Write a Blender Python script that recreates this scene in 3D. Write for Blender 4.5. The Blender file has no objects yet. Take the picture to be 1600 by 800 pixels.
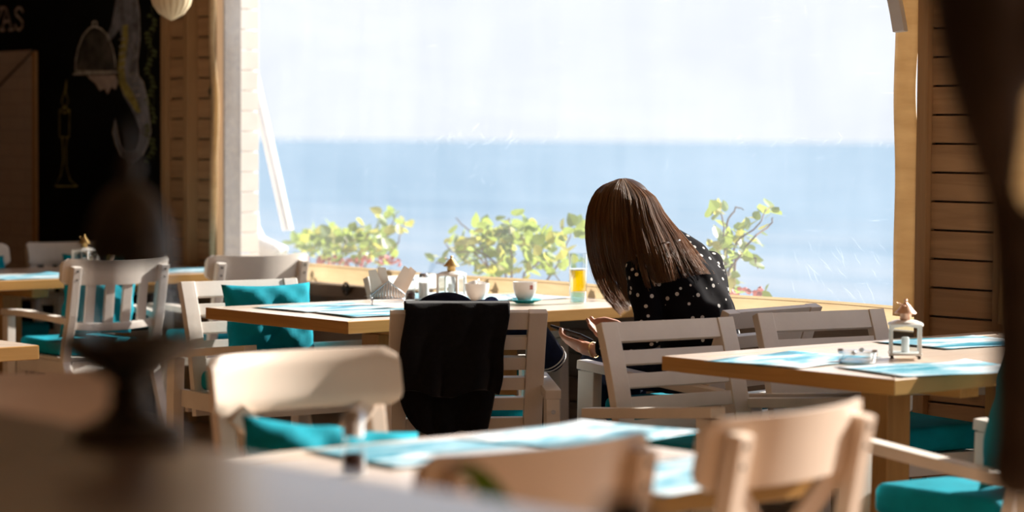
import bpy, bmesh, math, random
from mathutils import Vector, Matrix
random.seed(7)
SC = bpy.context.scene
COL = SC.collection

# ------------------------------------------------------------------ camera
FPX = 3778.0
H = 1.36
YAW = math.radians(49.3)
PITCH = math.radians(2.735)
ROLL = math.radians(0.35)
CM = Matrix.Rotation(YAW, 4, 'Z') @ Matrix.Rotation(math.pi/2 - PITCH, 4, 'X') @ Matrix.Rotation(ROLL, 4, 'Z')
CM.translation = Vector((0, 0, H))
cam = bpy.data.cameras.new('camera')
cam.sensor_width = 36.0
cam.lens = 36.0 * FPX / 1600.0
cam.clip_start = 0.05
cam.clip_end = 60000
cam.dof.use_dof = True
cam.dof.focus_distance = 7.9
cam.dof.aperture_fstop = 2.2
cob = bpy.data.objects.new('camera', cam)
cob.matrix_world = CM
COL.objects.link(cob)
SC.camera = cob

# ------------------------------------------------------------------ world, sun, exposure
SUN_AZ = math.radians(7)      # from the window normal towards +X
SUN_EL = math.radians(28)
sd = Vector((math.sin(SUN_AZ)*math.cos(SUN_EL), math.cos(SUN_AZ)*math.cos(SUN_EL), math.sin(SUN_EL)))
w = bpy.data.worlds.new('sky')
SC.world = w
w.use_nodes = True
nt = w.node_tree
nt.nodes.clear()
tc = nt.nodes.new('ShaderNodeTexCoord')
sx = nt.nodes.new('ShaderNodeSeparateXYZ')
rp = nt.nodes.new('ShaderNodeValToRGB')
bg = nt.nodes.new('ShaderNodeBackground')
wo = nt.nodes.new('ShaderNodeOutputWorld')
nt.links.new(tc.outputs['Generated'], sx.inputs[0])
nt.links.new(sx.outputs['Z'], rp.inputs[0])
nt.links.new(rp.outputs[0], bg.inputs[0])
nt.links.new(bg.outputs[0], wo.inputs[0])
rp.color_ramp.elements[0].position = 0.0
rp.color_ramp.elements[0].color = (0.84, 0.89, 0.95, 1)
rp.color_ramp.elements[1].position = 1.0
rp.color_ramp.elements[1].color = (0.45, 0.62, 0.95, 1)
e = rp.color_ramp.elements.new(0.08)
e.color = (0.83, 0.87, 0.95, 1)
bg.inputs['Strength'].default_value = 0.92
sun = bpy.data.lights.new('sun', 'SUN')
sun.energy = 14.0
sun.angle = math.radians(0.6)
sun.color = (1.0, 0.93, 0.82)
so = bpy.data.objects.new('sun', sun)
so.rotation_euler = sd.to_track_quat('Z', 'Y').to_euler()
so.location = (0, 20, 20)
COL.objects.link(so)
SC.view_settings.view_transform = 'Standard'
SC.view_settings.look = 'None'
SC.view_settings.gamma = 1
SC.view_settings.use_curve_mapping = False
SC.view_settings.exposure = 0.08

# ------------------------------------------------------------------ pixel to place
def ray(px, py):
    return (CM.to_3x3() @ Vector(((px-800)/FPX, -(py-400)/FPX, -1.0)))
def UZ(px, py, z):
    d = ray(px, py); t = (z-H)/d.z
    return Vector((d.x*t, d.y*t, z))
def UY(px, py, Y):
    d = ray(px, py); t = Y/d.y
    return Vector((d.x*t, Y, H+d.z*t))
def UF(px, py, f):
    d = ray(px, py)
    return Vector((0, 0, H)) + d*f
SY, CY = math.sin(YAW), math.cos(YAW)

# ------------------------------------------------------------------ mesh helpers
def mesh(name, verts, faces, smooth=False):
    m = bpy.data.meshes.new(name)
    m.from_pydata([tuple(v) for v in verts], [], faces)
    m.update()
    if smooth:
        m.shade_smooth()
    return m
def frombm(name, bm, smooth=False):
    bmesh.ops.recalc_face_normals(bm, faces=bm.faces)
    m = bpy.data.meshes.new(name)
    bm.to_mesh(m); bm.free()
    if smooth:
        m.shade_smooth()
    return m
def obj(name, me, mat, parent=None, loc=None, rot=None, label=None):
    o = bpy.data.objects.new(name, me)
    COL.objects.link(o)
    if mat is not None and len(me.materials) == 0:
        me.materials.append(mat)
    if parent is not None:
        o.parent = parent
    if loc is not None:
        o.location = loc
    if rot is not None:
        o.rotation_euler = rot
    if label:
        o['label'] = label
    return o
def tag(o, label, cat, group=None):
    o['label'] = label; o['category'] = cat
    if group:
        o['group'] = group
    return o
def thing(name, label, cat, loc=(0, 0, 0), rz=0.0, group=None):
    o = bpy.data.objects.new(name, None)
    COL.objects.link(o)
    o.empty_display_size = 0.1
    o.location = loc; o.rotation_euler = (0, 0, rz)
    return tag(o, label, cat, group)
def struct(o):
    o['kind'] = 'structure'
    return o
def copy_tree(o, parent=None):
    c = o.copy(); COL.objects.link(c)
    c.parent = parent
    for ch in list(o.children):
        copy_tree(ch, c)
    return c
def addbox(bm, x0, x1, y0, y1, z0, z1, bev=0.0):
    vs = [bm.verts.new(p) for p in ((x0,y0,z0),(x1,y0,z0),(x1,y1,z0),(x0,y1,z0),(x0,y0,z1),(x1,y0,z1),(x1,y1,z1),(x0,y1,z1))]
    fs = [bm.faces.new([vs[i] for i in f]) for f in ((0,3,2,1),(4,5,6,7),(0,1,5,4),(1,2,6,5),(2,3,7,6),(3,0,4,7))]
    if bev > 0:
        es = list({e for f in fs for e in f.edges})
        bmesh.ops.bevel(bm, geom=es, offset=bev, segments=2, profile=0.6, affect='EDGES')
def box(name, x0, x1, y0, y1, z0, z1, bev=0.004):
    bm = bmesh.new()
    addbox(bm, x0, x1, y0, y1, z0, z1, bev)
    return frombm(name, bm)
def sweep(name, pts, wdir, wid, thk, bev=0.003, smooth=False):
    """board swept along pts: width along wdir, thickness across both"""
    bm = bmesh.new()
    wd = Vector(wdir).normalized()
    pts = [Vector(p) for p in pts]
    rings = []
    n = len(pts)
    for i, p in enumerate(pts):
        t = (pts[min(i+1, n-1)] - pts[max(i-1, 0)]).normalized()
        nn = t.cross(wd).normalized()
        W = wid[i] if isinstance(wid, (list, tuple)) else wid
        T = thk[i] if isinstance(thk, (list, tuple)) else thk
        rings.append([bm.verts.new(p + wd*(a*W/2) + nn*(b*T/2)) for a, b in ((-1,-1),(1,-1),(1,1),(-1,1))])
    for i in range(n-1):
        for k in range(4):
            bm.faces.new((rings[i][k], rings[i][(k+1)%4], rings[i+1][(k+1)%4], rings[i+1][k]))
    bm.faces.new(rings[0][::-1]); bm.faces.new(rings[-1])
    if bev:
        bmesh.ops.recalc_face_normals(bm, faces=bm.faces)
        es = [e for e in bm.edges if len(e.link_faces) == 2 and e.calc_face_angle(0) > 0.7]
        bmesh.ops.bevel(bm, geom=es, offset=bev, segments=2, profile=0.6, affect='EDGES')
    return frombm(name, bm, smooth)
def tube(name, pts, rad, seg=10, closed=False, smooth=True):
    bm = bmesh.new()
    addtube(bm, pts, rad, seg, closed)
    return frombm(name, bm, smooth)
def addtube(bm, pts, rad, seg=10, closed=False):
    pts = [Vector(p) for p in pts]
    n = len(pts)
    up = None
    rings = []
    for i, p in enumerate(pts):
        if closed:
            t = (pts[(i+1) % n] - pts[i-1]).normalized()
        else:
            t = (pts[min(i+1, n-1)] - pts[max(i-1, 0)]).normalized()
        if up is None:
            up = t.orthogonal().normalized()
        a = (up - t*up.dot(t))
        if a.length < 1e-6:
            a = t.orthogonal()
        a.normalize(); up = a
        b = t.cross(a)
        r = rad[i] if isinstance(rad, (list, tuple)) else rad
        rings.append([bm.verts.new(p + (a*math.cos(2*math.pi*k/seg) + b*math.sin(2*math.pi*k/seg))*r) for k in range(seg)])
    for i in range(n if closed else n-1):
        A, B = rings[i], rings[(i+1) % n]
        for k in range(seg):
            bm.faces.new((A[k], A[(k+1) % seg], B[(k+1) % seg], B[k]))
    if not closed:
        bm.faces.new(rings[0][::-1]); bm.faces.new(rings[-1])
def lathe(name, prof, seg=32, smooth=True, flute=0, famp=0.0, sq=0.0):
    vs, fs = [], []
    for i, (r, z) in enumerate(prof):
        for k in range(seg):
            a = 2*math.pi*k/seg
            rr = r*(1+famp*abs(math.sin(flute*a/2))) if flute else r
            if sq:
                rr = rr/((abs(math.cos(a))**sq+abs(math.sin(a))**sq)**(1.0/sq))
            vs.append((rr*math.cos(a), rr*math.sin(a), z))
    for i in range(len(prof)-1):
        for k in range(seg):
            fs.append((i*seg+k, i*seg+(k+1) % seg, (i+1)*seg+(k+1) % seg, (i+1)*seg+k))
    fs.append(tuple(range(seg))[::-1])
    fs.append(tuple((len(prof)-1)*seg+k for k in range(seg)))
    m = mesh(name, vs, fs)
    if smooth:
        m.shade_smooth()
        try:
            m.set_sharp_from_angle(angle=math.radians(50))
        except Exception:
            pass
    return m
def merged(name, bits):
    bm = bmesh.new()
    for m in bits:
        bm.from_mesh(m)
    return frombm(name, bm)
def hsh(x, y=0.0, z=0.0):
    v = math.sin(x*12.9898+y*78.233+z*37.719)*43758.5453
    return v - math.floor(v)
def sn(x, y):
    return math.sin(x*1.7+y*2.3)+0.6*math.sin(x*3.1-y*1.9+1.3)+0.4*math.sin(x*5.3+y*4.7+0.4)
def pillow(name, a, b, t, seedv=0.0, n=22, wr=0.006, p=3.2):
    """square cushion a x b lying in x,y, thickness t, centre at origin"""
    vs, fs = [], []
    def pt(i, j, s):
        u = -1+2*i/n; v = -1+2*j/n
        pin = 1-0.07*(1-abs(u)**2)*abs(v)**6 - 0.07*(1-abs(v)**2)*abs(u)**6
        hgt = max(0.0, (1-abs(u)**p))**0.55*max(0.0, (1-abs(v)**p))**0.55
        z = s*t/2*hgt + (wr*sn(u*3+seedv, v*3-seedv)*hgt**0.5)
        return (u*a/2*pin, v*b/2*pin, z)
    idx = {}
    for s in (1, -1):
        for i in range(n+1):
            for j in range(n+1):
                edge = i in (0, n) or j in (0, n)
                if s == -1 and edge:
                    idx[(i, j, s)] = idx[(i, j, 1)]
                else:
                    idx[(i, j, s)] = len(vs); vs.append(pt(i, j, s))
    for s in (1, -1):
        for i in range(n):
            for j in range(n):
                f = (idx[(i,j,s)], idx[(i+1,j,s)], idx[(i+1,j+1,s)], idx[(i,j+1,s)])
                fs.append(f if s == 1 else f[::-1])
    m = mesh(name, vs, fs, True)
    return m
def remeshed(name, bm, voxel, smooth=6):
    me = bpy.data.meshes.new(name+'_raw'); bm.to_mesh(me); bm.free()
    o = bpy.data.objects.new('tmp', me); COL.objects.link(o)
    md = o.modifiers.new('r', 'REMESH'); md.mode = 'VOXEL'; md.voxel_size = voxel
    if smooth:
        s2 = o.modifiers.new('s', 'SMOOTH'); s2.iterations = smooth; s2.factor = 0.5
    dg = bpy.context.evaluated_depsgraph_get()
    out = bpy.data.meshes.new_from_object(o.evaluated_get(dg))
    bpy.data.objects.remove(o); bpy.data.meshes.remove(me)
    out.name = name
    out.shade_smooth()
    return out
_US = {}
def addell(bm, c, rad, axes=None, seg=16):
    """ellipsoid: rad along three axes (columns of a 3x3 matrix)"""
    if seg not in _US:
        rows = seg//2+1
        vv = [(0, 0, 1)]
        for a in range(1, rows):
            th = math.pi*a/rows
            for k in range(seg):
                p = 2*math.pi*k/seg
                vv.append((math.sin(th)*math.cos(p), math.sin(th)*math.sin(p), math.cos(th)))
        vv.append((0, 0, -1))
        ff = [(0, 1+k, 1+(k+1) % seg) for k in range(seg)]
        for a in range(rows-2):
            o = 1+a*seg
            ff += [(o+k, o+seg+k, o+seg+(k+1) % seg, o+(k+1) % seg) for k in range(seg)]
        o = 1+(rows-2)*seg; L = len(vv)-1
        ff += [(o+(k+1) % seg, o+k, L) for k in range(seg)]
        _US[seg] = (vv, ff)
    vv, ff = _US[seg]
    c = Vector(c)
    if axes is None:
        nv = [bm.verts.new((c.x+x*rad[0], c.y+y*rad[1], c.z+z*rad[2])) for x, y, z in vv]
    else:
        nv = [bm.verts.new(c+axes @ Vector((x*rad[0], y*rad[1], z*rad[2]))) for x, y, z in vv]
    for f in ff:
        bm.faces.new([nv[k] for k in f])
def addchain(bm, pts, rads, steps=6, axes=None, flat=None):
    for i in range(len(pts)-1):
        p, q = Vector(pts[i]), Vector(pts[i+1])
        for k in range(steps+1):
            t = k/steps
            r = rads[i]*(1-t)+rads[i+1]*t
            addell(bm, p.lerp(q, t), (r, r, r), seg=12)

# ------------------------------------------------------------------ materials
def nodes(m):
    m.use_nodes = True
    t = m.node_tree
    return t, t.nodes['Principled BSDF']
def ramp(t, fac, stops):
    r = t.nodes.new('ShaderNodeValToRGB')
    el = r.color_ramp.elements
    while len(el) > 1:
        el.remove(el[-1])
    el[0].position, el[0].color = stops[0][0], (*stops[0][1], 1)
    for p, c in stops[1:]:
        x = el.new(p); x.color = (*c, 1)
    t.links.new(fac, r.inputs[0])
    return r.outputs[0]
def coords(t, scale=(1, 1, 1), kind='Object', rot=(0, 0, 0)):
    a = t.nodes.new('ShaderNodeTexCoord'); b = t.nodes.new('ShaderNodeMapping')
    b.inputs['Scale'].default_value = scale
    b.inputs['Rotation'].default_value = rot
    t.links.new(a.outputs[kind], b.inputs[0])
    return b.outputs[0]
def noise(t, vec, scale, detail=4.0, rough=0.55, dist=0.0):
    n = t.nodes.new('ShaderNodeTexNoise')
    n.inputs['Scale'].default_value = scale; n.inputs['Detail'].default_value = detail
    n.inputs['Roughness'].default_value = rough; n.inputs['Distortion'].default_value = dist
    t.links.new(vec, n.inputs['Vector'])
    return n.outputs[0]
def bump(t, bs, hgt, strength=0.3, dist=0.01):
    b = t.nodes.new('ShaderNodeBump')
    b.inputs['Strength'].default_value = strength; b.inputs['Distance'].default_value = dist
    t.links.new(hgt, b.inputs['Height']); t.links.new(b.outputs[0], bs.inputs['Normal'])
def plain(name, col, rough=0.5, metal=0.0, var=0.12, nscale=6.0, bmp=0.0, bscale=40.0, spec=0.5, trans=0.0, ior=1.45, coat=0.0):
    m = bpy.data.materials.new(name)
    t, b = nodes(m)
    v = coords(t)
    n = noise(t, v, nscale)
    lo = tuple(c*(1-var) for c in col); hi = tuple(min(1, c*(1+var)) for c in col)
    t.links.new(ramp(t, n, [(0.3, lo), (0.7, hi)]), b.inputs['Base Color'])
    b.inputs['Roughness'].default_value = rough; b.inputs['Metallic'].default_value = metal
    b.inputs['Specular IOR Level'].default_value = spec
    b.inputs['Transmission Weight'].default_value = trans; b.inputs['IOR'].default_value = ior
    b.inputs['Coat Weight'].default_value = coat
    if bmp:
        bump(t, b, noise(t, v, bscale), bmp, 0.004)
    return m
def wood(name, a, b_, rough=0.45, axis=0, scale=1.0, knots=False, spec=0.4, coat=0.0):
    m = bpy.data.materials.new(name)
    t, b = nodes(m)
    sc = [14.0*scale]*3; sc[axis] = 0.9*scale
    v = coords(t, tuple(sc))
    oi = t.nodes.new('ShaderNodeObjectInfo')
    ad = t.nodes.new('ShaderNodeVectorMath'); ad.operation = 'ADD'
    ml = t.nodes.new('ShaderNodeVectorMath'); ml.operation = 'SCALE'
    cb = t.nodes.new('ShaderNodeCombineXYZ')
    for k in range(3):
        t.links.new(oi.outputs['Random'], cb.inputs[k])
    t.links.new(cb.outputs[0], ml.inputs[0]); ml.inputs['Scale'].default_value = 17.0
    t.links.new(v, ad.inputs[0]); t.links.new(ml.outputs[0], ad.inputs[1])
    n = noise(t, ad.outputs[0], 1.6, 6, 0.6, 1.2)
    c = ramp(t, n, [(0.25, b_), (0.5, tuple((x+y)/2 for x, y in zip(a, b_))), (0.75, a)])
    if knots:
        vo = t.nodes.new('ShaderNodeTexVoronoi'); vo.inputs['Scale'].default_value = 0.5
        sk = [8.0]*3; sk[axis] = 5.0
        vv = coords(t, tuple(sk))
        ad2 = t.nodes.new('ShaderNodeVectorMath'); ad2.operation = 'ADD'
        t.links.new(vv, ad2.inputs[0]); t.links.new(ml.outputs[0], ad2.inputs[1])
        t.links.new(ad2.outputs[0], vo.inputs['Vector'])
        k = ramp(t, vo.outputs['Distance'], [(0.05, (0.12, 0.06, 0.03)), (0.12, (1, 1, 1))])
        mx = t.nodes.new('ShaderNodeMix'); mx.data_type = 'RGBA'; mx.blend_type = 'MULTIPLY'
        mx.inputs[0].default_value = 0.8
        t.links.new(c, mx.inputs[6]); t.links.new(k, mx.inputs[7])
        c = mx.outputs[2]
    t.links.new(c, b.inputs['Base Color'])
    b.inputs['Roughness'].default_value = rough
    b.inputs['Specular IOR Level'].default_value = spec
    b.inputs['Coat Weight'].default_value = coat
    b.inputs['Coat Roughness'].default_value = 0.25
    bump(t, b, n, 0.12, 0.003)
    return m
M = {}
M['paint'] = plain('white_paint', (0.76, 0.70, 0.64), 0.42, var=0.05, nscale=9, bmp=0.08, bscale=60)
M['paint2'] = plain('ivory_paint', (0.74, 0.60, 0.49), 0.35, var=0.04, nscale=9)
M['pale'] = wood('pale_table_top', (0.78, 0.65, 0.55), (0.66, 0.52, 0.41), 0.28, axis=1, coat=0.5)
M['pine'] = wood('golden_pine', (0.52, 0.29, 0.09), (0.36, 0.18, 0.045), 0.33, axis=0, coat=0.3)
M['piney'] = wood('golden_pine_across', (0.52, 0.29, 0.09), (0.36, 0.18, 0.045), 0.33, axis=1, coat=0.3)
M['pinez'] = wood('golden_pine_upright', (0.48, 0.27, 0.09), (0.34, 0.17, 0.05), 0.4, axis=2)
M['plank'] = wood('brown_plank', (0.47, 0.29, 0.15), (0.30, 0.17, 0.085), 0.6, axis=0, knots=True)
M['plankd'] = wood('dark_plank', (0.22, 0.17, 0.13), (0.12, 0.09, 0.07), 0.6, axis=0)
M['batten'] = wood('batten_wood', (0.45, 0.28, 0.14), (0.30, 0.17, 0.08), 0.6, axis=2)
M['sill'] = wood('sill_pine', (0.70, 0.48, 0.24), (0.52, 0.32, 0.14), 0.45, axis=0)
M['teal'] = plain('turquoise_fabric', (0.0, 0.27, 0.36), 0.85, var=0.14, nscale=14, bmp=0.3, bscale=260, spec=0.2)
M['black'] = plain('black_wool', (0.006, 0.0055, 0.007), 0.95, var=0.3, nscale=60, bmp=0.4, bscale=400, spec=0.15)
_b = M['black'].node_tree.nodes['Principled BSDF']
_b.inputs['Sheen Weight'].default_value = 0.22; _b.inputs['Sheen Roughness'].default_value = 0.45
M['navy'] = plain('navy_cloth', (0.008, 0.012, 0.035), 0.85, var=0.3, nscale=40, bmp=0.3, bscale=200, spec=0.2)
M['jeans'] = plain('dark_denim', (0.010, 0.016, 0.04), 0.9, var=0.3, nscale=60, bmp=0.4, bscale=300, spec=0.2)
M['bluecloth'] = plain('blue_patterned_cloth', (0.02, 0.05, 0.22), 0.85, var=0.9, nscale=120)
M['skin'] = plain('skin', (0.56, 0.29, 0.20), 0.5, var=0.08, nscale=30)
M['white'] = plain('white_ceramic', (0.86, 0.85, 0.83), 0.18, var=0.02)
M['tealcer'] = plain('turquoise_ceramic', (0.02, 0.42, 0.48), 0.2, var=0.05)
M['steel'] = plain('brushed_steel', (0.62, 0.64, 0.68), 0.28, metal=1.0, var=0.05)
M['brass'] = plain('aged_brass', (0.50, 0.33, 0.13), 0.38, metal=0.9, var=0.25, nscale=30)
M['copper'] = plain('copper_cap', (0.62, 0.38, 0.27), 0.4, metal=0.7, var=0.15, nscale=30)
M['whitemetal'] = plain('white_enamel', (0.80, 0.78, 0.74), 0.4, var=0.05)
M['darkmetal'] = plain('dark_bronze', (0.055, 0.045, 0.035), 0.45, metal=0.4, var=0.4, nscale=20)
M['blackmetal'] = plain('black_iron', (0.015, 0.014, 0.013), 0.45, var=0.2)
M['napkin'] = plain('paper_napkin', (0.80, 0.68, 0.58), 0.9, var=0.05)
M['salt'] = plain('salt', (0.9, 0.88, 0.86), 0.9, var=0.03)
M['pepper'] = plain('pepper_corns', (0.07, 0.03, 0.025), 0.8, var=0.8, nscale=300)
M['beer'] = None
M['board'] = plain('blackboard', (0.006, 0.006, 0.006), 0.8, var=0.4, nscale=3, spec=0.1)
M['chalk'] = plain('white_chalk', (0.42, 0.40, 0.38), 0.95, var=0.5, nscale=30)
M['chalkpink'] = plain('pinkish_chalk', (0.40, 0.33, 0.31), 0.95, var=0.2, nscale=20)
M['chalkblue'] = plain('blue_grey_chalk', (0.17, 0.18, 0.22), 0.95, var=0.6, nscale=14)
M['chalkyel'] = plain('yellow_chalk', (0.30, 0.26, 0.08), 0.95, var=0.4, nscale=30)
M['chalkgreen'] = plain('green_chalk', (0.09, 0.11, 0.04), 0.95, var=0.5, nscale=30)
M['chalkdark'] = plain('smudged_chalk', (0.05, 0.045, 0.04), 0.95, var=0.9, nscale=14)
M['lamp'] = plain('cream_lampshade', (0.60, 0.48, 0.31), 0.6, var=0.06)
M['hem'] = plain('tan_hem_fabric', (0.66, 0.47, 0.25), 0.75, var=0.10, nscale=8)
M['pvc'] = plain('white_pvc', (0.85, 0.85, 0.85), 0.35, var=0.02)
M['alu'] = plain('painted_aluminium', (0.60, 0.62, 0.68), 0.35, var=0.05)
M['soil'] = plain('soil', (0.22, 0.15, 0.09), 0.95, var=0.4, nscale=8)
M['sand'] = plain('sand', (0.62, 0.56, 0.45), 0.95, var=0.15, nscale=0.6)
M['twig'] = plain('twig_bark', (0.16, 0.11, 0.08), 0.9, var=0.3, nscale=30)
M['petal'] = plain('pink_petal', (0.50, 0.16, 0.15), 0.7, var=0.3, nscale=60)
M['ledge'] = plain('glossy_ledge', (0.30, 0.22, 0.17), 0.3, var=0.10, nscale=5, spec=0.8, coat=1.0)
_l = M['ledge'].node_tree.nodes['Principled BSDF']; _l.inputs['Coat Roughness'].default_value = 0.22
M['driftwood'] = plain('dark_timber', (0.055, 0.036, 0.026), 0.8, var=0.5, nscale=12, bmp=0.6, bscale=30)
M['ceil'] = wood('ceiling_wood', (0.56, 0.42, 0.28), (0.44, 0.31, 0.19), 0.7, axis=0)
M['floor'] = wood('floor_boards', (0.42, 0.27, 0.16), (0.30, 0.18, 0.10), 0.5, axis=0)
M['plantgreen'] = plain('houseplant_green', (0.14, 0.30, 0.015), 0.5, var=0.3, nscale=40)
M['cable'] = plain('black_cable', (0.01, 0.01, 0.01), 0.6)
M['lips'] = plain('lips', (0.45, 0.16, 0.13), 0.4)
M['phone'] = plain('phone_black', (0.01, 0.01, 0.012), 0.12)
M['stripe'] = plain('white_stripe', (0.8, 0.8, 0.8), 0.7)
M['gold'] = plain('gold_bracelet', (0.75, 0.55, 0.25), 0.3, metal=1.0)

def glassmat(name, col, alpha, rough=0.05):
    m = bpy.data.materials.new(name); m.use_nodes = True
    t = m.node_tree; t.nodes.clear()
    o = t.nodes.new('ShaderNodeOutputMaterial'); mx = t.nodes.new('ShaderNodeMixShader')
    tr = t.nodes.new('ShaderNodeBsdfTransparent'); gl = t.nodes.new('ShaderNodeBsdfGlossy')
    lw = t.nodes.new('ShaderNodeLayerWeight'); lw.inputs['Blend'].default_value = alpha
    n = noise(t, coords(t), 12.0)
    tr.inputs['Color'].default_value = (*col, 1)
    t.links.new(ramp(t, n, [(0.3, (0.85, 0.88, 0.9)), (0.7, (1, 1, 1))]), gl.inputs['Color'])
    gl.inputs['Roughness'].default_value = rough
    t.links.new(lw.outputs['Facing'], mx.inputs[0]); t.links.new(tr.outputs[0], mx.inputs[1]); t.links.new(gl.outputs[0], mx.inputs[2])
    t.links.new(mx.outputs[0], o.inputs[0])
    return m
M['thinglass'] = glassmat('thin_glass', (0.97, 0.97, 0.97), 0.04)
M['glass'] = glassmat('clear_glass', (0.93, 0.96, 0.97), 0.25)
M['beer'] = glassmat('amber_beer', (0.97, 0.80, 0.06), 0.10)
_bt = M['beer'].node_tree
_tl = _bt.nodes.new('ShaderNodeBsdfTranslucent'); _tl.inputs['Color'].default_value = (0.92, 0.66, 0.02, 1)
_ms = _bt.nodes.new('ShaderNodeMixShader'); _ms.inputs[0].default_value = 0.5
_om = [n for n in _bt.nodes if n.type == 'OUTPUT_MATERIAL'][0]; _old = _om.inputs[0].links[0].from_socket
_bt.links.new(_old, _ms.inputs[1]); _bt.links.new(_tl.outputs[0], _ms.inputs[2]); _bt.links.new(_ms.outputs[0], _om.inputs[0])
M['aqua'] = glassmat('aqua_glass', (0.62, 0.88, 0.93), 0.3)

def leafmat(name, col, tcol):
    m = bpy.data.materials.new(name); m.use_nodes = True
    t = m.node_tree; t.nodes.clear()
    o = t.nodes.new('ShaderNodeOutputMaterial'); mx = t.nodes.new('ShaderNodeMixShader')
    d = t.nodes.new('ShaderNodeBsdfPrincipled'); tr = t.nodes.new('ShaderNodeBsdfTranslucent')
    oi = t.nodes.new('ShaderNodeObjectInfo')
    lo = tuple(c*0.6 for c in col); hi = tuple(min(1, c*1.5) for c in col)
    t.links.new(ramp(t, oi.outputs['Random'], [(0, lo), (1, hi)]), d.inputs['Base Color'])
    d.inputs['Roughness'].default_value = 0.4
    n = noise(t, coords(t), 30)
    t.links.new(ramp(t, n, [(0.3, tuple(c*0.7 for c in tcol)), (0.7, tcol)]), tr.inputs['Color'])
    mx.inputs[0].default_value = 0.5
    t.links.new(d.outputs[0], mx.inputs[1]); t.links.new(tr.outputs[0], mx.inputs[2])
    t.links.new(mx.outputs[0], o.inputs[0])
    return m
M['leaf'] = leafmat('vine_leaf', (0.10, 0.17, 0.045), (0.38, 0.48, 0.10))
M['leafy'] = leafmat('yellow_vine_leaf', (0.30, 0.30, 0.06), (0.60, 0.58, 0.12))

def plasticmat():
    m = bpy.data.materials.new('clear_vinyl_sheet'); m.use_nodes = True
    t = m.node_tree; t.nodes.clear()
    o = t.nodes.new('ShaderNodeOutputMaterial')
    tr = t.nodes.new('ShaderNodeBsdfTransparent'); tr.inputs['Color'].default_value = (0.97, 0.98, 1.0, 1)
    tl = t.nodes.new('ShaderNodeBsdfTranslucent'); tl.inputs['Color'].default_value = (0.85, 0.90, 1.0, 1)
    gl = t.nodes.new('ShaderNodeBsdfGlossy'); gl.inputs['Roughness'].default_value = 0.25
    m1 = t.nodes.new('ShaderNodeMixShader'); m2 = t.nodes.new('ShaderNodeMixShader')
    n1 = noise(t, coords(t, (0.5, 1, 2.2)), 1.4, 5, 0.6, 0.6)
    n2 = noise(t, coords(t, (3, 1, 0.5)), 2.0, 3, 0.6, 0.3)
    # fine scratches
    n3 = noise(t, coords(t, (2.0, 1, 26.0), rot=(0, 0.8, 0)), 5.0, 5, 0.75, 0.4)
    n4 = noise(t, coords(t, (30.0, 1, 2.0), rot=(0, 0.5, 0)), 4.0, 5, 0.75, 0.4)
    def mr(x, a, b, c, d):
        q = t.nodes.new('ShaderNodeMapRange')
        q.inputs[1].default_value = a; q.inputs[2].default_value = b; q.inputs[3].default_value = c; q.inputs[4].default_value = d
        t.links.new(x, q.inputs[0]); return q.outputs[0]
    def add(x, y):
        q = t.nodes.new('ShaderNodeMath'); q.operation = 'ADD'
        t.links.new(x, q.inputs[0]); t.links.new(y, q.inputs[1]); return q.outputs[0]
    f = add(mr(n1, 0.3, 0.75, 0.025, 0.055), mr(n2, 0.4, 0.8, 0.0, 0.02))
    f = add(f, add(mr(n3, 0.62, 0.78, 0.0, 0.12), mr(n4, 0.64, 0.8, 0.0, 0.12)))
    t.links.new(f, m1.inputs[0]); t.links.new(tr.outputs[0], m1.inputs[1]); t.links.new(tl.outputs[0], m1.inputs[2])
    m2.inputs[0].default_value = 0.03
    t.links.new(m1.outputs[0], m2.inputs[1]); t.links.new(gl.outputs[0], m2.inputs[2])
    t.links.new(m2.outputs[0], o.inputs[0])
    return m
M['vinyl'] = plasticmat()

def seamat():
    m = bpy.data.materials.new('sea_water')
    t, b = nodes(m)
    v = coords(t, (0.006, 0.03, 1))
    n = noise(t, v, 3.0, 6, 0.6, 0.4)
    c1 = ramp(t, n, [(0.3, (0.105, 0.18, 0.25)), (0.55, (0.13, 0.21, 0.28)), (0.8, (0.175, 0.245, 0.305))])
    vw = coords(t, (0.05, 0.35, 1))
    n2 = noise(t, vw, 1.0, 6, 0.65, 1.0)
    # surf: foam grows towards the shore (small Y)
    tcx = t.nodes.new('ShaderNodeTexCoord'); sp = t.nodes.new('ShaderNodeSeparateXYZ')
    t.links.new(tcx.outputs['Object'], sp.inputs[0])
    mr = t.nodes.new('ShaderNodeMapRange')
    for i, x in enumerate((35.0, 120.0, 0.16, -0.16)):
        mr.inputs[i+1].default_value = x
    t.links.new(sp.outputs['Y'], mr.inputs[0])
    ad = t.nodes.new('ShaderNodeMath'); ad.operation = 'ADD'
    t.links.new(n2, ad.inputs[0]); t.links.new(mr.outputs[0], ad.inputs[1])
    fm = ramp(t, ad.outputs[0], [(0.5, (0, 0, 0)), (0.72, (1, 1, 1))])
    mx = t.nodes.new('ShaderNodeMix'); mx.data_type = 'RGBA'
    t.links.new(fm, mx.inputs[0]); t.links.new(c1, mx.inputs[6]); mx.inputs[7].default_value = (0.24, 0.275, 0.31, 1)
    t.links.new(mx.outputs[2], b.inputs['Base Color'])
    b.inputs['Roughness'].default_value = 0.6
    b.inputs['Specular IOR Level'].default_value = 0.12
    return m
M['sea'] = seamat()

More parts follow.
